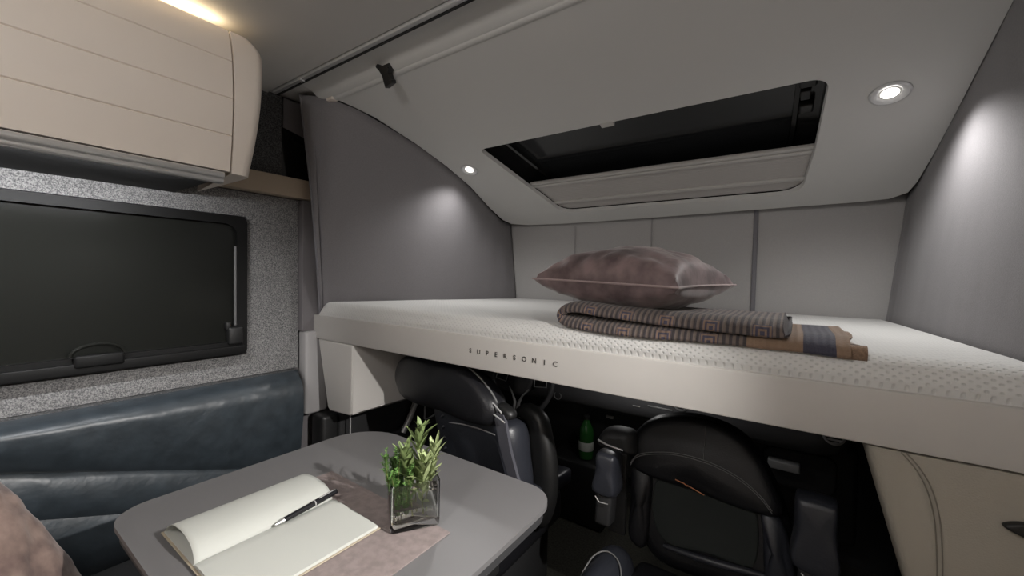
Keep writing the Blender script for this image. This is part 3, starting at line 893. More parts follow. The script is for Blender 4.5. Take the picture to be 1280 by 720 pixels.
# ------------------------------------------------------------------ table
tb = thing('dinette_table', 'grey dinette table with rounded corners and dark edge', 'table', (-0.85, 0.56, 0.0))
def tabout(d):
    x0, x1, y0, y1 = -1.235 - d * 0, -0.462, 0.214, 0.897
    x0 += d; x1 -= d; y0 += d; y1 -= d
    return (arc_pts(x1 - 0.075, y0 + 0.075, 0.075, -90, 0, 10) + arc_pts(x1 - 0.085, y1 - 0.085, 0.085, 0, 90, 10)
            + arc_pts(x0 + 0.15, y1 - 0.15, 0.15, 90, 180, 12) + arc_pts(x0 + 0.075, y0 + 0.075, 0.075, 180, 270, 10))
link('tabletop', prism(bmesh.new(), tabout(0.0), 0.689, 0.700, bevel=0.002), M['table'], tb)
link('edge_band', prism(bmesh.new(), tabout(0.007), 0.663, 0.6885, bevel=0.004), M['table_edge'], tb)
bm = bmesh.new(); lathe(bm, [(0.16, 0.0), (0.16, 0.012), (0.05, 0.03), (0.035, 0.06), (0.035, 0.64), (0.12, 0.655), (0.12, 0.6625)], (-0.86, 0.56, 0), 24)
link('pedestal', bm, M['soft_black'], tb)
bm = bmesh.new()
for yy in (0.62, 0.47):
    lathe(bm, [(0.014, 0.0), (0.018, 0.004), (0.018, 0.018), (0.012, 0.024)], (-0.50, yy, 0.64), 12, Matrix.Rotation(PI / 2, 4, 'Y'))
box(bm, -0.70, -0.50, 0.44, 0.70, 0.60, 0.662, 0.008)
link('slide_mechanism', bm, M['black_plastic'], tb)

bm = B(-1.022, -0.577, 0.285, 0.621, 0.7003, 0.7036, 0.0008, 1)
tag(link('placemat', bm, M['placemat']), 'taupe felt placemat under the notebook and glass', 'placemat')

# ------------------------------------------------------------------ notebook and pen
nb = thing('notebook', 'open blank notebook with one arched page on the table', 'notebook', (-0.88, 0.4, 0.704))
Z0 = 0.7045
link('cover', B(-1.050, -0.702, 0.262, 0.540, Z0, Z0 + 0.0022, 0.0008, 1), M['kraft'], nb)
def page_block():
    bm = bmesh.new()
    prof = [(-0.879, 0.0026), (-0.877, 0.0062), (-0.868, 0.0090), (-0.85, 0.0098), (-0.80, 0.0090), (-0.75, 0.0078), (-0.708, 0.0068), (-0.706, 0.0026)]
    rows = [[Vector((x, y, Z0 + z)) for x, z in prof] for y in (0.266, 0.30, 0.35, 0.4, 0.45, 0.5, 0.536)]
    vs = grid(bm, rows); bm.faces.new(vs[0]); bm.faces.new(vs[-1][::-1]); return bm
link('right_pages', page_block(), M['paper'], nb)
def left_page_block():
    bm = bmesh.new()
    prof = [(-0.881, 0.0024), (-0.884, 0.004), (-0.95, 0.0042), (-1.044, 0.0036), (-1.046, 0.0024)]
    vs = grid(bm, [[Vector((x, y, Z0 + z)) for x, z in prof] for y in (0.266, 0.40, 0.536)]); bm.faces.new(vs[0]); bm.faces.new(vs[-1][::-1]); return bm
link('left_pages', left_page_block(), M['paper'], nb)
def arch():
    bm = bmesh.new(); rows = []
    base = smooth_path([(-0.8795, 0, 0.006), (-0.884, 0, 0.014), (-0.896, 0, 0.024), (-0.915, 0, 0.032), (-0.945, 0, 0.036), (-0.980, 0, 0.035), (-1.010, 0, 0.029), (-1.030, 0, 0.019), (-1.040, 0, 0.010), (-1.043, 0, 0.0048)], 5)
    for k in range(25):
        y = 0.266 + 0.270 * k / 24; f = 1.0 - 0.10 * (k / 24) + 0.12 * math.sin(PI * k / 24) * 0
        rows.append([Vector((p.x, y + 0.004 * (p.z / 0.036), Z0 + 0.004 + (p.z - 0.004) * f)) for p in base])
    grid(bm, rows); return bm
pg = link('arched_page', arch(), M['paper'], nb)
md = pg.modifiers.new('thick', 'SOLIDIFY'); md.thickness = 0.0004
pen = thing('ballpoint_pen', 'black ballpoint pen with silver tip resting on the notebook', 'pen', (-0.87, 0.48, 0.715))
pa, pb = Vector((-0.868, 0.402, Z0 + 0.0155)), Vector((-0.876, 0.545, Z0 + 0.0225))
d = (pb - pa).normalized()
def seg(a, b_, r0, r1, n=14):
    return tube(bmesh.new(), [pa + d * a, pa + d * (a + (b_ - a) * 0.5), pa + d * b_], [r0, (r0 + r1) / 2, r1], n)
link('barrel', seg(0.018, 0.086, 0.0056, 0.0062), M['pen'], pen)
link('cap', seg(0.0885, 0.143, 0.0066, 0.0058), M['pen'], pen)
link('ring', seg(0.086, 0.0885, 0.0068, 0.0068), M['chrome'], pen)
link('tip', seg(0.0, 0.018, 0.002, 0.0054), M['chrome'], pen)
side = Vector((0.2, 0, 1)).normalized()
link('pocket_clip', tube(bmesh.new(), [pa + d * 0.14 + side * 0.0052, pa + d * 0.135 + side * 0.0075, pa + d * 0.098 + side * 0.0068], 0.0011, 6), M['chrome'], pen)

# ------------------------------------------------------------------ glass of herbs
A0 = Vector((-0.667, 0.537, 0)); e1 = Vector((0.553, 0.833, 0)); e2 = Vector((-0.833, 0.553, 0))
VM = Matrix.Identity(4)
for i in range(3): VM[i][0] = e1[i]; VM[i][1] = e2[i]
VC = A0 + e1 * 0.052 + e2 * 0.042; VM[0][3], VM[1][3], VM[2][3] = VC.x, VC.y, 0.7040
vase = thing('glass_vase', 'square clear glass vase holding herbs on the table', 'vase', (VC.x, VC.y, 0.704))
def vase_bm():
    bm = bmesh.new(); W, D = 0.052, 0.042
    rows = []
    def rr(w, d_, r): return rrect(-w, w, -d_, d_, r, 4)
    for w, d_, r, z in ((W - 0.006, D - 0.006, 0.006, 0.0), (W - 0.001, D - 0.001, 0.008, 0.002), (W, D, 0.008, 0.01), (W, D, 0.008, 0.099), (W - 0.0015, D - 0.0015, 0.007, 0.101), (W - 0.0035, D - 0.0035, 0.006, 0.100), (W - 0.0038, D - 0.0038, 0.006, 0.018), (W - 0.010, D - 0.010, 0.006, 0.015)):
        rows.append([VM @ Vector((*p, z)) for p in rr(w, d_, r)])
    vs = grid(bm, rows, closed_u=True); bm.faces.new(vs[0][::-1]); bm.faces.new(vs[-1]); return bm
link('glass', vase_bm(), M['glass'], vase)
bm = bmesh.new(); rows = []
for k, z in ((0.0105, 0.0155), (0.0041, 0.019), (0.0041, 0.045)):
    rows.append([VM @ Vector((*p, z)) for p in rrect(-0.052 + k, 0.052 - k, -0.042 + k, 0.042 - k, 0.006, 4)])
vs = grid(bm, rows, closed_u=True); bm.faces.new(vs[0][::-1]); bm.faces.new(vs[-1]); link('water', bm, M['water'], vase)

def leaf(bm, base, direc, length, width, curl=0.2, up=Vector((0, 0, 1))):
    dr_ = direc.normalized(); s = dr_.cross(up)
    if s.length < 0.05: s = dr_.cross(Vector((1, 0, 0)))
    s.normalize(); nn = s.cross(dr_)
    rows = []
    n = 6
    for i in range(n + 1):
        t = i / n
        w = width / 2 * (math.sin(PI * min(1, t * 0.93 + 0.04)) ** 0.7) * (1 - 0.25 * t)
        c = base + dr_ * length * t - nn * curl * length * t * t
        rows.append([c - s * w + nn * w * 0.35, c - nn * 0.0, c + s * w + nn * w * 0.35])
    grid(bm, rows)
def sage(root, tip, label, seed, m):
    random.seed(seed)
    t = thing('sage_sprig', label, 'herb', root, 'sage sprigs in the glass')
    root, tip = Vector(root), Vector(tip)
    mid = root.lerp(tip, 0.5) + Vector((random.uniform(-.008, .008), random.uniform(-.008, .008), 0))
    P = smooth_path([root, mid, tip], 8)
    link('stem', tube(bmesh.new(), P, [0.0016 * (1 - 0.5 * i / len(P)) for i in range(len(P))], 6), M['stem'], t)
    bm = bmesh.new(); n = len(P)
    k = 0
    for i in range(3, n):
        f = i / (n - 1)
        if f < 0.35 and random.random() < 0.5: continue
        for q in range(2):
            az = k * 1.57 + q * PI + random.uniform(-0.4, 0.4)
            el = 0.5 + 0.6 * f
            ax = (P[min(i, n - 1)] - P[i - 1]).normalized()
            dv = Vector((math.cos(az) * math.cos(el), math.sin(az) * math.cos(el), math.sin(el))) + ax * 0.4
            lim = 0.55 if f < 0.4 else 1
            leaf(bm, P[i], dv, random.uniform(0.034, 0.060) * (0.8 if f > 0.9 else 1) * lim, random.uniform(0.011, 0.017) * (lim ** 0.3), random.uniform(-0.1, 0.45))
        k += 1
    for q in range(5):
        az = q * 1.26 + seed; leaf(bm, P[-1], Vector((0.4 * math.cos(az), 0.4 * math.sin(az), 1)), random.uniform(0.02, 0.034), 0.007, 0.1)
    o = link('leaves', bm, m, t, recalc=False)
def V(a, b_, z): return VM @ Vector((a, b_, z))
sage(V(0.006, 0.005, 0.020), V(0.014, -0.004, 0.195), 'tallest sage sprig in the middle of the glass', 3, M['sage'])
sage(V(0.025, 0.0, 0.020), V(0.045, -0.010, 0.150), 'sage sprig leaning over the right rim of the glass', 8, M['sage_light'])
sage(V(-0.004, -0.01, 0.020), V(-0.022, -0.006, 0.150), 'narrow sage sprig between the thyme and the tallest sprig', 12, M['sage'])
sage(V(0.018, -0.012, 0.020), V(0.022, -0.016, 0.125), 'short pale sage sprig at the near side of the glass', 21, M['sage_light'])
def thyme(root, tip, label, seed):
    random.seed(seed)
    t = thing('thyme_sprig', label, 'herb', root, 'thyme sprigs in the glass')
    root, tip = Vector(root), Vector(tip)
    mid = root.lerp(tip, 0.5) + Vector((random.uniform(-.006, .006), random.uniform(-.006, .006), 0))
    P = smooth_path([root, mid, tip], 18)
    link('stem', tube(bmesh.new(), P, 0.0009, 5), M['stem'], t)
    bm = bmesh.new(); n = len(P)
    for i in range(3, n):
        for q in range(6):
            az = i * 0.8 + q * PI / 3 + random.uniform(-0.3, 0.3)
            dv = Vector((math.cos(az), math.sin(az), 0.7))
            leaf(bm, P[i], dv, random.uniform(0.006, 0.010), random.uniform(0.0030, 0.0042), 0.1)
        if i % 3 == 0:  # side shoot
            az = random.uniform(0, 6.28); dv = Vector((math.cos(az), math.sin(az), 1.2)).normalized() * 0.016
            for q in range(3):
                c = P[i] + dv * (q + 1) / 3
                for w in range(3):
                    a2 = w * 2.1 + q
                    leaf(bm, c, Vector((math.cos(a2), math.sin(a2), 0.8)), 0.0065, 0.0036, 0.1)
    link('leaves', bm, M['thyme'], t, recalc=False)
thyme(V(-0.030, 0.010, 0.020), V(-0.060, 0.002, 0.148), 'outermost thyme sprig over the left rim of the glass', 31)
thyme(V(-0.024, 0.0, 0.020), V(-0.030, -0.004, 0.152), 'upright tall thyme sprig at the left of the glass', 32)
thyme(V(-0.034, -0.012, 0.020), V(-0.050, -0.026, 0.118), 'short thyme sprig spilling over the near left corner', 33)
thyme(V(-0.018, -0.012, 0.020), V(-0.012, -0.018, 0.122), 'thyme sprig nearest the sage in the glass', 34)
thyme(V(-0.028, 0.012, 0.020), V(-0.040, 0.010, 0.140), 'thyme sprig in the middle of the thyme bunch', 36)
thyme(V(-0.022, 0.02, 0.020), V(-0.020, 0.016, 0.130), 'thyme sprig at the back of the thyme bunch', 37)
thyme(V(-0.034, 0.02, 0.020), V(-0.044, 0.026, 0.126), 'thyme sprig at the far left corner of the glass', 35)

# ------------------------------------------------------------------ swivelled passenger seat
ps = thing('cab_seat', 'black leather cab seat with stitched arc below the right half of the bed', 'seat', (-0.18, 1.3, 0.0), 'swivelled cab seats')
F1 = frame((-0.1806, 1.30, 0.6113), 0, 12)
out = [(-0.236, 0.039), (-0.246, 0.088), (-0.227, 0.137), (-0.179, 0.191), (-0.095, 0.221), (-0.003, 0.223), (0.073, 0.200), (0.125, 0.153), (0.165, 0.083), (0.198, 0.002), (0.222, -0.10), (0.226, -0.20), (0.05, -0.235), (-0.13, -0.24), (-0.205, -0.15), (-0.225, -0.03)]
bk_ = link('backrest', slab(bmesh.new(), out, 0.10, 0.045, F1 @ Matrix.Translation((0, 0, -0.10)), puff=0.0), M['leather_seat'], ps)
hd = [(-0.232, 0.045), (-0.242, 0.088), (-0.223, 0.135), (-0.176, 0.187), (-0.095, 0.217), (-0.003, 0.219), (0.070, 0.196), (0.121, 0.150), (0.160, 0.083), (0.185, 0.025), (0.165, 0.0), (0.08, -0.004), (0.0, 0.002), (-0.086, 0.006), (-0.17, 0.010), (-0.218, 0.022)]
link('head_cushion', slab(bmesh.new(), hd, 0.055, 0.035, F1 @ Matrix.Translation((0, 0, -0.02)), puff=0.012), M['leather_seat'], bk_)
def on_slab(p, z): return F1 @ Vector((p[0], p[1], z))
arc = smooth_path([(-0.222, 0.040, 0), (-0.205, 0.068, 0), (-0.165, 0.088, 0), (-0.086, 0.106, 0), (0.004, 0.104, 0), (0.078, 0.084, 0), (0.130, 0.052, 0), (0.16, 0.02, 0)], 8)
bm = bmesh.new()
for off_ in (0.0, 0.006):
    tube(bm, [F1 @ Vector((p.x, p.y - off_, 0.0415 + 0.006 * math.sin(PI * i / len(arc)))) for i, p in enumerate(arc)], 0.0011, 5)
tube(bm, [F1 @ Vector((-0.012, y, 0.048 if y < 0.15 else 0.043)) for y in (0.106, 0.14, 0.17, 0.2)], 0.0008, 5)
st_ = link('stitching', bm, M['stitch'], bk_)
lp = [(-0.150, -0.005), (-0.11, 0.010), (0.0, 0.006), (0.110, 0.0), (0.130, -0.04), (0.128, -0.13), (0.10, -0.152), (0.0, -0.156), (-0.105, -0.166), (-0.150, -0.10)]
link('lumbar_panel', slab(bmesh.new(), lp, 0.012, 0.006, F1 @ Matrix.Translation((0, 0, -0.004)), puff=-0.004), M['mesh'], bk_)
bm = tube(bmesh.new(), [F1 @ Vector(p) for p in ((-0.110, -0.176, 0.006), (-0.02, -0.170, 0.016), (0.06, -0.163, 0.018), (0.150, -0.156, 0.006))], [0.007, 0.010, 0.011, 0.008], 10)
link('lumbar_roll', bm, M['leather_blue'], bk_)
for side_, pts in (('l', [(-0.222, 0.03), (-0.165, 0.02), (-0.158, -0.08), (-0.165, -0.2), (-0.215, -0.19), (-0.222, -0.08)]), ('r', [(0.135, 0.005), (0.178, -0.002), (0.205, -0.07), (0.218, -0.19), (0.16, -0.21), (0.145, -0.12), (0.140, -0.05)])):
    link('side_bolster', slab(bmesh.new(), pts, 0.04, 0.02, F1 @ Matrix.Translation((0, 0, -0.02)), puff=0.012), M['leather_blue'] if side_ == 'r' else M['leather_seat'], bk_)
bm = bmesh.new()
for (a, b_) in (((-0.085, 0.030), (-0.064, 0.026)), ((-0.052, 0.024), (-0.004, 0.010)), ((-0.064, 0.028), (-0.050, 0.020))):
    tube(bm, [F1 @ Vector((a[0], a[1], 0.044)), F1 @ Vector((b_[0], b_[1], 0.044))], 0.0016, 6)
lg = link('emblem', bm, M['orange'], bk_); lg['label'] = 'small orange embroidered mark'
# cushion with bolsters
bm = bmesh.new(); box(bm, -0.36, 0.02, 0.90, 1.235, 0.30, 0.40, 0.035, 4); sc_ = link('seat_cushion', bm, M['leather_seat'], ps)
for x0, x1 in ((-0.475, -0.345), (0.0, 0.125)):
    fr = Matrix(((1, 0, 0, 0), (0, 0, 1, 0), (0, 1, 0, 0), (0, 0, 0, 1)))
    bm = bmesh.new(); rows = []
    cx_, w_ = (x0 + x1) / 2, (x1 - x0) / 2
    for k in range(21):
        y = 0.86 + 0.38 * k / 20; e = min(1, (1.24 - y) / 0.09, (y - 0.86) / 0.07 + 0.05); e = math.sqrt(max(0.02, 1 - (1 - max(0, e)) ** 2))
        rows.append([(cx_ + w_ * e * math.cos(2 * PI * q / 20), y, 0.35 + 0.088 * e * math.sin(2 * PI * q / 20)) for q in range(20)])
    vs = grid(bm, rows, closed_u=True); bm.faces.new(vs[0][::-1]); bm.faces.new(vs[-1])
    bo = link('cushion_bolster', bm, M['leather_blue'], sc_)
bm = tube(bmesh.new(), smooth_path([(-0.475, 1.03, 0.37), (-0.455, 1.10, 0.424), (-0.42, 1.13, 0.440), (-0.375, 1.11, 0.432), (-0.345, 1.04, 0.40)], 6), 0.0022, 6)
link('bolster_stitching', bm, M['stitch'], sc_)
link('seat_base', B(-0.38, 0.04, 0.98, 1.36, 0.0, 0.30, 0.02), M['soft_black'], ps)
def armrest(cx, cy, cz, w, h, yaw, parent, tiltdeg=6):
    fr = frame((cx, cy, cz), yaw, tiltdeg)
    o_ = [(-w / 2, -h / 2), (-w / 2, 0), (-w / 2 * 0.98, h / 2 - 0.014), (-w / 2 + 0.014, h / 2), (w / 2 - 0.014, h / 2), (w / 2 * 0.98, h / 2 - 0.014), (w / 2, 0), (w / 2, -h / 2)]
    o = link('armrest', slab(bmesh.new(), o_, 0.085, 0.014, fr @ Matrix.Translation((0, 0, -0.085)), puff=0.004), M['leather_blue'], parent)
    bm = bmesh.new(); box(bm, -w * 0.36, w * 0.36, -h / 2 - 0.09, -h / 2 + 0.005, -0.07, -0.012, 0.010, 3, fr); link('pivot', bm, M['soft_black'], o)
    bm = tube(bmesh.new(), [fr @ Vector(p) for p in ((-w * 0.3, -h / 2 - 0.004, 0.0), (-w * 0.1, -h / 2 - 0.018, 0.0), (w * 0.3, -h / 2 - 0.016, 0.0))], 0.0016, 6); link('release_lever', bm, M['chrome'], o)
    return o
armrest(-0.440, 1.13, 0.664, 0.068, 0.125, 0, ps)
armrest(0.066, 1.13, 0.672, 0.084, 0.165, 0, ps)
# shoulder belt outlet beside the head cushion
bm = bmesh.new(); fr = frame((-0.445, 1.32, 0.725), 0, 0)
slab(bm, [(-0.06, -0.03), (-0.062, 0.0), (-0.04, 0.028), (0.0, 0.040), (0.05, 0.034), (0.06, -0.01), (0.05, -0.035)], 0.09, 0.03, fr, puff=0.0)
bo_ = link('belt_outlet', bm, M['soft_black'], ps)
bm = bmesh.new(); tube(bm, [fr @ Vector(p) for p in ((-0.055, -0.004, 0.088), (-0.02, -0.008, 0.098), (0.03, -0.014, 0.095))], 0.003, 6)
tube(bm, [fr @ Vector(p) for p in ((-0.030, -0.024, 0.09), (0.028, -0.030, 0.092))], 0.0018, 6)
link('outlet_trim', bm, M['silver'], bo_)
bm = bmesh.new(); box(bm, -0.02, 0.035, -0.30, -0.03, 0.01, 0.03, 0.004, 2, frame((-0.445, 1.28, 0.725), 0, 0)); link('seat_belt', bm, M['soft_black'], ps)

# ------------------------------------------------------------------ swivelled driver seat
ds = thing('cab_seat', 'black leather driver seat with broad headrest between table and steering wheel', 'seat', (-1.0, 1.2, 0.0), 'swivelled cab seats')
S = 0.87
F2 = frame((-1.0615 * S - 0.055, 1.2 * S + 0.02, EYE - (EYE - 0.7672) * S + 0.004), 12, 0)
hd = [(-0.498, -0.049), (-0.486, 0.02), (-0.44, 0.068), (-0.36, 0.098), (-0.196, 0.122), (-0.076, 0.131), (0.04, 0.118), (0.15, 0.076), (0.235, 0.020), (0.258, -0.035), (0.22, -0.085), (0.10, -0.105), (-0.098, -0.117), (-0.288, -0.130), (-0.43, -0.118)]
hd = [(a * S, min(b_, 0.112) * S) for a, b_ in hd]
ho = link('headrest', slab(bmesh.new(), hd, 0.10, 0.04, F2 @ Matrix.Translation((0, 0, -0.075)), puff=0.008), M['leather_seat'], ds)
sm = smooth_loop(hd, 4)
edge = [p for p in sm if p.y > 0.07 * S and p.x > -0.1]
bm = tube(bmesh.new(), [F2 @ Vector((p.x, p.y, -0.015)) for p in sorted([p for p in sm if p.x > 0.0 and p.y > 0.0], key=lambda q: q.x)], 0.0032, 6)
link('headrest_piping', bm, M['stitch'], ho)
F3 = frame((-0.999 * S, 1.24 * S + 0.0, EYE - (EYE - 0.56) * S), 12, 0)
bkp = [(-0.324, 0.090), (-0.20, 0.12), (-0.004, 0.135), (0.15, 0.140), (0.195, 0.10), (0.215, 0.0), (0.23, -0.12), (0.19, -0.27), (-0.126, -0.33), (-0.23, -0.20), (-0.275, -0.10), (-0.305, 0.0)]
bkp = [(a * S, b_ * S) for a, b_ in bkp]
bo = link('backrest', slab(bmesh.new(), bkp, 0.11, 0.03, F3 @ Matrix.Translation((-0.015, 0, -0.10)), puff=0.004), M['leather_blue'], ds)
pn = [(-0.205, 0.050), (-0.10, 0.068), (0.0, 0.080), (0.10, 0.083), (0.145, 0.02), (0.18, -0.08), (0.16, -0.2), (-0.05, -0.25), (-0.12, -0.16), (-0.18, -0.04)]
pn = [(a * S, b_ * S) for a, b_ in pn]
link('centre_panel', slab(bmesh.new(), pn, 0.02, 0.010, F3 @ Matrix.Translation((0, 0, -0.008)), puff=0.006), M['leather_blue'], bo)
bm = bmesh.new()
for k in range(6):   # gathered folds at the left edge
    v0 = 0.07 - 0.045 * k
    tube(bm, [F3 @ Vector(p) for p in ((-0.285 * S + 0.01 * k, (v0 - 0.03) * S, 0.0), (-0.25 * S + 0.008 * k, (v0 - 0.008) * S, 0.008), (-0.215 * S + 0.01 * k, (v0 + 0.012) * S, 0.0))], [0.004, 0.009, 0.004], 8)
link('leather_folds', bm, M['leather_blue'], bo)
bm = tube(bmesh.new(), [F3 @ Vector((p[0] * S, p[1] * S, 0.010)) for p in ((-0.200, 0.050), (-0.10, 0.070), (0.0, 0.083), (0.105, 0.088))], 0.0028, 6)
link('panel_piping', bm, M['silver'], bo)
# belt with outlet
bm = bmesh.new(); fr = F3
rows = []
for (u, v, w) in ((0.145, 0.185, 0.046), (0.155, 0.165, 0.046), (0.185, 0.07, 0.044), (0.225, -0.01, 0.040), (0.27, -0.08, 0.032), (0.30, -0.16, 0.025)):
    rows.append([F3 @ Vector((u * S - w / 2, v * S, 0.034)), F3 @ Vector((u * S + w / 2, v * S, 0.030))])
grid(bm, rows); r = bmesh.ops.extrude_face_region(bm, geom=list(bm.faces))
for v in [g for g in r['geom'] if isinstance(g, bmesh.types.BMVert)]: v.co += Vector((0.002, 0.010, 0))
sb = link('seat_belt', bm, M['belt'], ds)
bm = bmesh.new(); slab(bm, [(0.09 * S, 0.175 * S), (0.10 * S, 0.205 * S), (0.14 * S, 0.218 * S), (0.185 * S, 0.205 * S), (0.20 * S, 0.185 * S), (0.19 * S, 0.168 * S), (0.14 * S, 0.162 * S)], 0.04, 0.012, F3 @ Matrix.Translation((0, 0, -0.015)), puff=0.002)
bo2 = link('belt_outlet', bm, M['black_plastic'], ds)
shell = [(0.10, 0.17), (0.20, 0.16), (0.24, 0.09), (0.27, 0.0), (0.28, -0.10), (0.26, -0.22), (0.2, -0.30), (0.0, -0.3), (0.02, 0.05)]
link('side_shell', slab(bmesh.new(), [(a * S, b_ * S) for a, b_ in shell], 0.06, 0.03, F3 @ Matrix.Translation((-0.01, 0, -0.165))), M['black_plastic'], ds)
bm = bmesh.new()
tube(bm, [F3 @ Vector((u * S, v * S, 0.036)) for u, v in ((0.095, 0.222), (0.13, 0.216), (0.17, 0.195))], 0.0025, 6)
tube(bm, [F3 @ Vector((u * S, v * S, 0.038)) for u, v in ((0.118, 0.182), (0.15, 0.176), (0.19, 0.166))], 0.0025, 6)
link('outlet_trim', bm, M['silver'], bo2)
# lowered armrest on the aisle side
bm = bmesh.new()
pa_, pb_ = Vector((-0.695, 1.02, 0.525)), Vector((-0.665, 1.34, 0.525))
rows = []
for k in range(15):
    t = k / 14; c = pa_.lerp(pb_, t); e = min(1, t / 0.12 + 0.2, (1 - t) / 0.12 + 0.2); e = math.sqrt(1 - (1 - e) ** 2)
    rows.append([c + Vector((0.034 * e * math.copysign(abs(math.cos(a)) ** 0.5, math.cos(a)), 0, 0.028 * e * math.copysign(abs(math.sin(a)) ** 0.5, math.sin(a)))) for a in [2 * PI * q / 20 for q in range(20)]])
vs = grid(bm, rows, closed_u=True); bm.faces.new(vs[0][::-1]); bm.faces.new(vs[-1])
link('armrest', bm, M['leather_blue'], ds)
link('buckle', box(bmesh.new(), -0.02, 0.02, -0.045, 0.045, -0.012, 0.012, 0.008, 3, Matrix.Translation((-0.742, 1.06, 0.52)) @ Matrix.Rotation(math.radians(-15), 4, 'Y')@ Matrix.Rotation(math.radians(80), 4, 'X')), M['soft_black'], ds)
bm = bmesh.new(); box(bm, -1.14, -0.70, 0.96, 1.40, 0.30, 0.44, 0.04, 4); link('seat_cushion', bm, M['leather_seat'], ds)
bm = bmesh.new(); box(bm, -1.10, -0.74, 1.0, 1.36, 0.0, 0.30, 0.02); link('seat_base', bm, M['soft_black'], ds)

# ------------------------------------------------------------------ cab: wheel, dashboard, bottle, door
sw = thing('steering_wheel', 'black steering wheel with silver spokes behind the driver seat', 'steering wheel', (-1.165, 1.86, 0.70))
WM = frame((-1.170, 1.80, 0.690), 0, 18)
R = 0.185
link('rim', tube(bmesh.new(), [WM @ Vector((R * math.cos(a), R * math.sin(a), 0)) for a in [2 * PI * k / 56 for k in range(56)]], 0.0135, 12, closed=True), M['wheel_rim'], sw)
link('airbag_hub', slab(bmesh.new(), [(-0.062, 0.06), (0.0, 0.07), (0.062, 0.06), (0.078, 0.01), (0.06, -0.045), (0.022, -0.075), (-0.022, -0.075), (-0.06, -0.045), (-0.078, 0.01)], 0.04, 0.02, WM @ Matrix.Translation((0, 0, -0.015)), puff=0.012), M['wheel_rim'], sw)
for sx in (-1, 1):
    bm = tube(bmesh.new(), [WM @ Vector(p) for p in ((sx * 0.062, -0.040, 0.018), (sx * 0.030, -0.080, 0.018), (sx * 0.012, -0.115, 0.010), (sx * 0.010, -0.176, 0.004))], [0.004, 0.005, 0.009, 0.010], 8)
    link('spoke', bm, M['silver'], sw)
    bm = bmesh.new()
    q = [(sx * 0.082, 0.035), (sx * 0.155, 0.040), (sx * 0.160, -0.012), (sx * 0.090, -0.020)]
    prism(bm, q if sx > 0 else q[::-1], 0.0, 0.014, WM, 0.002)
    bt = link('button_pad', bm, M['black_plastic'], sw)
    bm = tube(bmesh.new(), [WM @ Vector((*p, 0.015)) for p in q], 0.0032, 6, closed=True); link('button_trim', bm, M['silver'], bt)
bm = tube(bmesh.new(), [WM @ Vector((0, 0, -0.01)), WM @ Vector((0, 0.0, -0.26))], 0.035, 14); link('steering_column', bm, M['black_plastic'], sw)
bm = lathe(bmesh.new(), [(0.004, 0), (0.004, 0.002)], (0, 0, 0), 10, None); bmesh.ops.transform(bm, matrix=WM @ Matrix.Translation((-0.02, 0.035, 0.037)), verts=bm.verts); link('hub_badge', bm, M['silver'], sw)

dash = thing('dashboard', 'dark grey dashboard running below the bed behind the cab seats', 'dashboard', (-0.6, 2.1, 0.0))
def dash_pad():
    bm = bmesh.new()
    prof = [(2.28, 0.80), (2.05, 0.785), (1.96, 0.755), (1.905, 0.700), (1.895, 0.640), (1.905, 0.600), (1.93, 0.575), (1.98, 0.565), (2.28, 0.56)]
    rows = []
    xs = [-1.70 + 1.93 * k / 60 for k in range(61)]
    for x in xs:
        e = max(0.0, (x - 0.10) / 0.13); k_ = 1 - math.sqrt(max(0, 1 - min(1, e) ** 2))
        # follows a gentle outward bow, rounded right end
        up = 0.045 * max(0, (x + 0.45)) 
        low = 0.010 * (x + 1.0)
        r = []
        for (y, z) in prof:
            zz = 0.665 + (z - 0.665) * (1 - 0.5 * k_) + low
            r.append(Vector((x, y + 0.20 * k_ - 0.0 * up, zz)))
        rows.append(r)
    vs = grid(bm, rows, closed_u=True)
    bm.faces.new(vs[0][::-1]); bm.faces.new(vs[-1])
    return bm
link('top_pad', dash_pad(), M['dash'], dash)
link('lower_body', B(-1.70, 0.24, 2.02, 2.28, 0.22, 0.60, 0.02), M['black_plastic'], dash)
link('centre_console', B(-1.02, -0.72, 1.84, 2.03, 0.0, 0.325, 0.02), M['black_plastic'], dash)
bm = bmesh.new(); box(bm, -0.055, 0.055, 1.965, 2.03, 0.478, 0.515, 0.006); gl = link('glovebox_handle', bm, M['silver'], dash)
bm = bmesh.new(); slab(bm, rrect(-0.075, 0.175, 0.40, 0.56, 0.04, 4), 0.03, 0.01, Matrix(((1, 0, 0, 0), (0, 0, -1, 2.03), (0, 1, 0, 0), (0, 0, 0, 1))), loop=False); link('glovebox_lid', bm, M['soft_black'], dash)
for (cx_, cz_, rr_) in ((0.150, 0.682, 0.032), (-0.385, 0.695, 0.03)):
    bm = bmesh.new(); lathe(bm, [(rr_, 0), (rr_ + 0.004, 0.006), (rr_ - 0.003, 0.010), (rr_ - 0.006, 0.002)], (0, 0, 0), 28)
    T = Matrix.Translation((cx_, 1.905, cz_)) @ Matrix.Rotation(math.radians(80), 4, 'X'); bmesh.ops.transform(bm, matrix=T, verts=bm.verts)
    vr = link('air_vent', bm, M['silver'], dash)
    bm = bmesh.new()
    for k in range(-2, 3): box(bm, -rr_ * 0.8, rr_ * 0.8, k * 0.011 - 0.002, k * 0.011 + 0.002, 0.0, 0.006, mx=T)
    link('vent_slats', bm, M['black_plastic'], vr)
bm = bmesh.new()
for (x0, x1, z) in ((-0.60, -0.565, 0.642), (-0.53, -0.42, 0.655)): box(bm, x0, x1, 1.893, 1.902, z, z + 0.006, 0.001)
link('switch_trim', bm, M['silver'], dash)
bm = bmesh.new(); box(bm, -0.775, -0.735, 2.008, 2.022, 0.515, 0.528, 0.002); link('badge_plate', bm, M['silver'], dash)
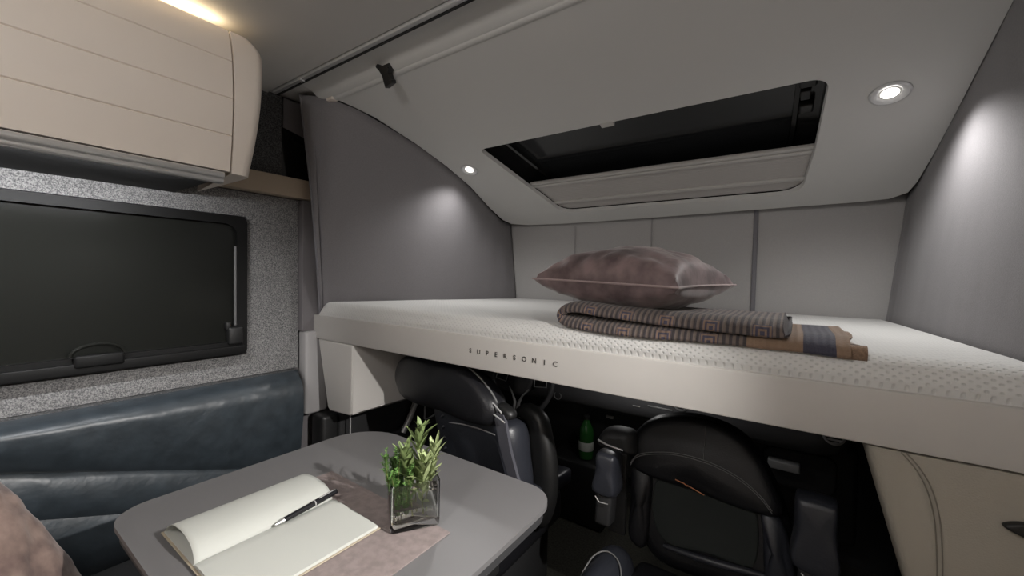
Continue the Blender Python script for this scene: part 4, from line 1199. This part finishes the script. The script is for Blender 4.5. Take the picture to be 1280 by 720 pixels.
bm = tube(bmesh.new(), [Vector((-1.005 + 0.02 * math.cos(a), 1.899, 0.615 + 0.02 * math.sin(a))) for a in [2 * PI * k / 20 for k in range(20)]], 0.002, 6, closed=True); link('knob_ring', bm, M['silver'], dash)

bt = thing('bottle', 'green bottle with a white label standing on the cab console', 'bottle', (-0.835, 1.90, 0.325))
lathe_p = [(0.030, 0.0), (0.037, 0.004), (0.038, 0.02), (0.038, 0.130), (0.034, 0.155), (0.022, 0.178), (0.016, 0.19), (0.016, 0.20)]
link('body', lathe(bmesh.new(), lathe_p, (-0.835, 1.90, 0.327), 28), M['green_glass'], bt)
link('label_band', lathe(bmesh.new(), [(0.0384, 0.045), (0.0388, 0.046), (0.0388, 0.088), (0.0384, 0.089)], (-0.835, 1.90, 0.327), 28), M['label'], bt)
link('cap', lathe(bmesh.new(), [(0.017, 0.20), (0.018, 0.203), (0.018, 0.216), (0.014, 0.219)], (-0.835, 1.90, 0.327), 20), M['black_plastic'], bt)

dd = thing('cab_door', 'black cab door trim with upright silver handle left of the driver seat', 'door', (-1.76, 1.6, 0.0))
link('door_panel', B(-1.80, -1.72, 1.08, 2.27, 0.02, 0.93, 0.02), M['soft_black'], dd)
bm = bmesh.new(); box(bm, -1.722, -1.690, 1.05, 1.90, 0.36, 0.42, 0.015); link('armrest', bm, M['soft_black'], dd)
bm = tube(bmesh.new(), [(-1.69, 1.435, 0.395), (-1.685, 1.48, 0.47), (-1.69, 1.53, 0.555)], 0.016, 10); link('grab_handle', bm, M['silver'], dd)
bm = tube(bmesh.new(), [(-1.70, 1.46, 0.395), (-1.70, 1.56, 0.56)], 0.012, 10); link('handle_backing', bm, M['soft_black'], dd)
q = [(-1.70, 1.61, 0.50), (-1.70, 1.69, 0.505), (-1.70, 1.705, 0.47), (-1.70, 1.69, 0.43), (-1.70, 1.61, 0.415), (-1.70, 1.60, 0.45)]
bm = tube(bmesh.new(), smooth_loop(q, 3), 0.005, 8, closed=True); link('door_pull', bm, M['silver'], dd)
link('belt_post', B(-1.80, -1.70, 0.99, 1.07, 0.0, 0.60, 0.015), M['black_plastic'], dd)
bm = tube(bmesh.new(), [(-1.66, 1.10, 0.63), (-1.66, 1.10, 0.30)], 0.003, 6); link('post_trim', bm, M['silver'], dd)

# ------------------------------------------------------------------ padded side panel at the right under the bed
rp = thing('side_panel', 'cream leather padded panel with black handle below the right end of the bed', 'panel', (0.36, 1.05, 0.0))
def side_panel():
    bm = bmesh.new(); rows = []
    for k in range(41):
        z = 0.944 - 0.92 * k / 40
        xl = 0.126 + (0.944 - z) * 0.272
        row = []
        ts = [0, 0.004, 0.012, 0.025, 0.045, 0.070, 0.078, 0.082, 0.086, 0.094, 0.12, 0.18, 0.25, 0.33, 0.42]
        for t in ts:
            x = min(xl + t, 0.392)
            y = 1.012 - 0.012 * math.sqrt(max(0, 1 - (1 - min(1, t / 0.02)) ** 2))
            sx = 0.178 + 0.05 * (1 - math.exp(-(0.944 - z) / 0.05)) + (0.944 - z) * 0.02
            g = math.exp(-((x - sx) / 0.006) ** 2)
            y += 0.003 * g + 0.020 * max(0, 1 - (x - sx) / 0.05) * (0 if x < sx else 0) 
            if x < sx: y += 0.10 * (sx - x)
            row.append(Vector((x, y, z)))
        rows.append(row)
    vs = grid(bm, rows)
    r = bmesh.ops.extrude_face_region(bm, geom=list(bm.faces))
    for v in [g for g in r['geom'] if isinstance(g, bmesh.types.BMVert)]: v.co.y = 1.10
    return bm
link('padding', side_panel(), M['cream_leather'], rp)
bm = bmesh.new()
for dx in (-0.0035, 0.0035):
    tube(bm, [Vector((0.178 + 0.05 * (1 - math.exp(-(h_) / 0.05)) + h_ * 0.02 + dx, 0.9995 , 0.944 - h_)) for h_ in [0.6 * (k / 60) for k in range(61)]], 0.0011, 5)
link('stitching', bm, M['stitch_cream'], rp)
bm = bmesh.new()
slab(bm, [(-0.030, 0.0), (-0.012, 0.010), (0.02, 0.013), (0.10, 0.013), (0.10, -0.010), (0.03, -0.014), (0.015, -0.010), (0.0, -0.013), (-0.016, -0.009)], 0.016, 0.005, frame((0.327, 1.0015, 0.860), 0, 0))
link('handle', bm, M['black_plastic'], rp)

# ------------------------------------------------------------------ lamps behind and beside the viewpoint
rl = thing('reading_lamp', 'small white reading lamp on the right side wall of the living area', 'lamp', (0.61, 0.60, 1.55))
LP = Vector((0.50, 0.60, 1.56)); LT = Vector((-0.74, 0.53, 0.60)); LD = (LT - LP).normalized()
Q = LD.to_track_quat('Z', 'Y').to_matrix().to_4x4()
bm = bmesh.new(); lathe(bm, [(0.012, -0.075), (0.026, -0.070), (0.030, -0.02), (0.032, 0.0), (0.028, 0.0), (0.026, -0.012), (0.004, -0.014)], LP, 24, Q); link('lamp_shade', bm, M['lamp_white'], rl)
link('lamp_arm', tube(bmesh.new(), [LP - LD * 0.07, (0.60, 0.60, 1.60), (0.619, 0.60, 1.60)], 0.007, 8), M['chrome'], rl)
bm = bmesh.new(); lathe(bm, [(0.026, 0.0), (0.030, 0.002)], LP - LD * 0.008, 20, Q); 
for ob in ():
    pass
link('bulb_disc', bm, M['glow_white'], rl)
spot('reading_lamp_beam', LP + LD * 0.008, LT, 122.0, 66, 0.8, (1.0, 0.97, 0.94), 0.012)

for i, (lx, ly, e) in enumerate(((-0.45, -0.40, 13.5), (-0.10, -1.25, 5.0))):  # unseen ceiling fittings added as general fill for the living area
    cl_ = thing('ceiling_fill', ('added round fill light on the ceiling nearest the bed', 'added round fill light on the ceiling by the rear wall')[i], 'light', (lx, ly, 2.0), 'added fill lights on the living area ceiling')
    link('housing', lathe(bmesh.new(), [(0.15, 0.0), (0.15, -0.012), (0.135, -0.018), (0.13, -0.012)], (lx, ly, 1.999), 32), M['lamp_white'], cl_)
    link('diffuser', lathe(bmesh.new(), [(0.128, -0.012), (0.12, -0.0175), (0.01, -0.019)], (lx, ly, 1.999), 32), M['glow_white'], cl_)
    L = bpy.data.lights.new('ceiling_fill_glow', 'POINT'); L.energy = e; L.color = (1.0, 0.985, 0.97); L.shadow_soft_size = 0.08
    o = bpy.data.objects.new('ceiling_fill_glow', L); COL.objects.link(o); o.location = (lx, ly, 1.885)

# small lamp added under the bed to brighten the dark cab
ul = thing('cab_fill_lamp', 'small fill lamp added on the underside of the bed', 'lamp', (-0.55, 1.62, 0.95))
link('housing', lathe(bmesh.new(), [(0.03, 0.0), (0.03, -0.008), (0.026, -0.010)], (-0.55, 1.62, 0.9545), 20), M['lamp_white'], ul)
link('lens', lathe(bmesh.new(), [(0.025, -0.0095), (0.02, -0.012), (0.004, -0.013)], (-0.55, 1.62, 0.9545), 20), M['glow_white'], ul)
area('cab_fill_glow', (-0.55, 1.62, 0.939), (-0.55, 1.62, 0.0), 0.6, 0.05, 0.05, (1.0, 0.98, 0.96))

# LED strips of the cabinet
area('under_cabinet_glow', (-1.428, -0.45, 1.5175), (-1.76, -0.45, 0.6), 16.0, 0.015, 1.7, (0.98, 0.985, 1.0), 140)
area('cove_glow', (-1.445, -0.5, 1.965), (-1.35, -0.5, 2.3), 2.4, 0.02, 2.0, (1.0, 0.80, 0.52))
for o in bpy.data.objects:
    if o.name in ('under_cabinet_glow', 'cove_glow'):
        d = {'under_cabinet_glow': Vector((-0.8, 0, -0.6)), 'cove_glow': Vector((0.2, 0, 1))}[o.name].normalized()
        yv = Vector((0, 1, 0)); zv = -d; xv = yv.cross(zv).normalized(); yv = zv.cross(xv)
        m3 = Matrix((xv, yv, zv)).transposed(); o.rotation_euler = m3.to_euler()

# world: night outside
w = bpy.data.worlds.new('night'); SC.world = w; w.use_nodes = True
w.node_tree.nodes['Background'].inputs[0].default_value = (0.02, 0.022, 0.03, 1); w.node_tree.nodes['Background'].inputs[1].default_value = 0.3

# ------------------------------------------------------------------ camera
cam = bpy.data.cameras.new('camera'); co = bpy.data.objects.new('camera', cam); COL.objects.link(co); SC.camera = co
cam.sensor_fit = 'HORIZONTAL'; cam.sensor_width = 36.0; cam.lens = 36.0 * 503.0 / 1280.0
cam.clip_start = 0.02
RM = Matrix(((0.821382442962962, -0.03397305122331199, 0.5693651852570323),
             (0.5700103832772815, 0.013066140590883244, -0.821533589651784),
             (0.020470597164788766, 0.9993373343174152, 0.030097290427535985)))
co.matrix_world = Matrix.Translation((0, 0, EYE)) @ RM.to_4x4()

SC.view_settings.view_transform = 'Standard'; SC.view_settings.look = 'None'
SC.view_settings.gamma = 1.0; SC.view_settings.exposure = 0.0
SC.view_settings.use_curve_mapping = False
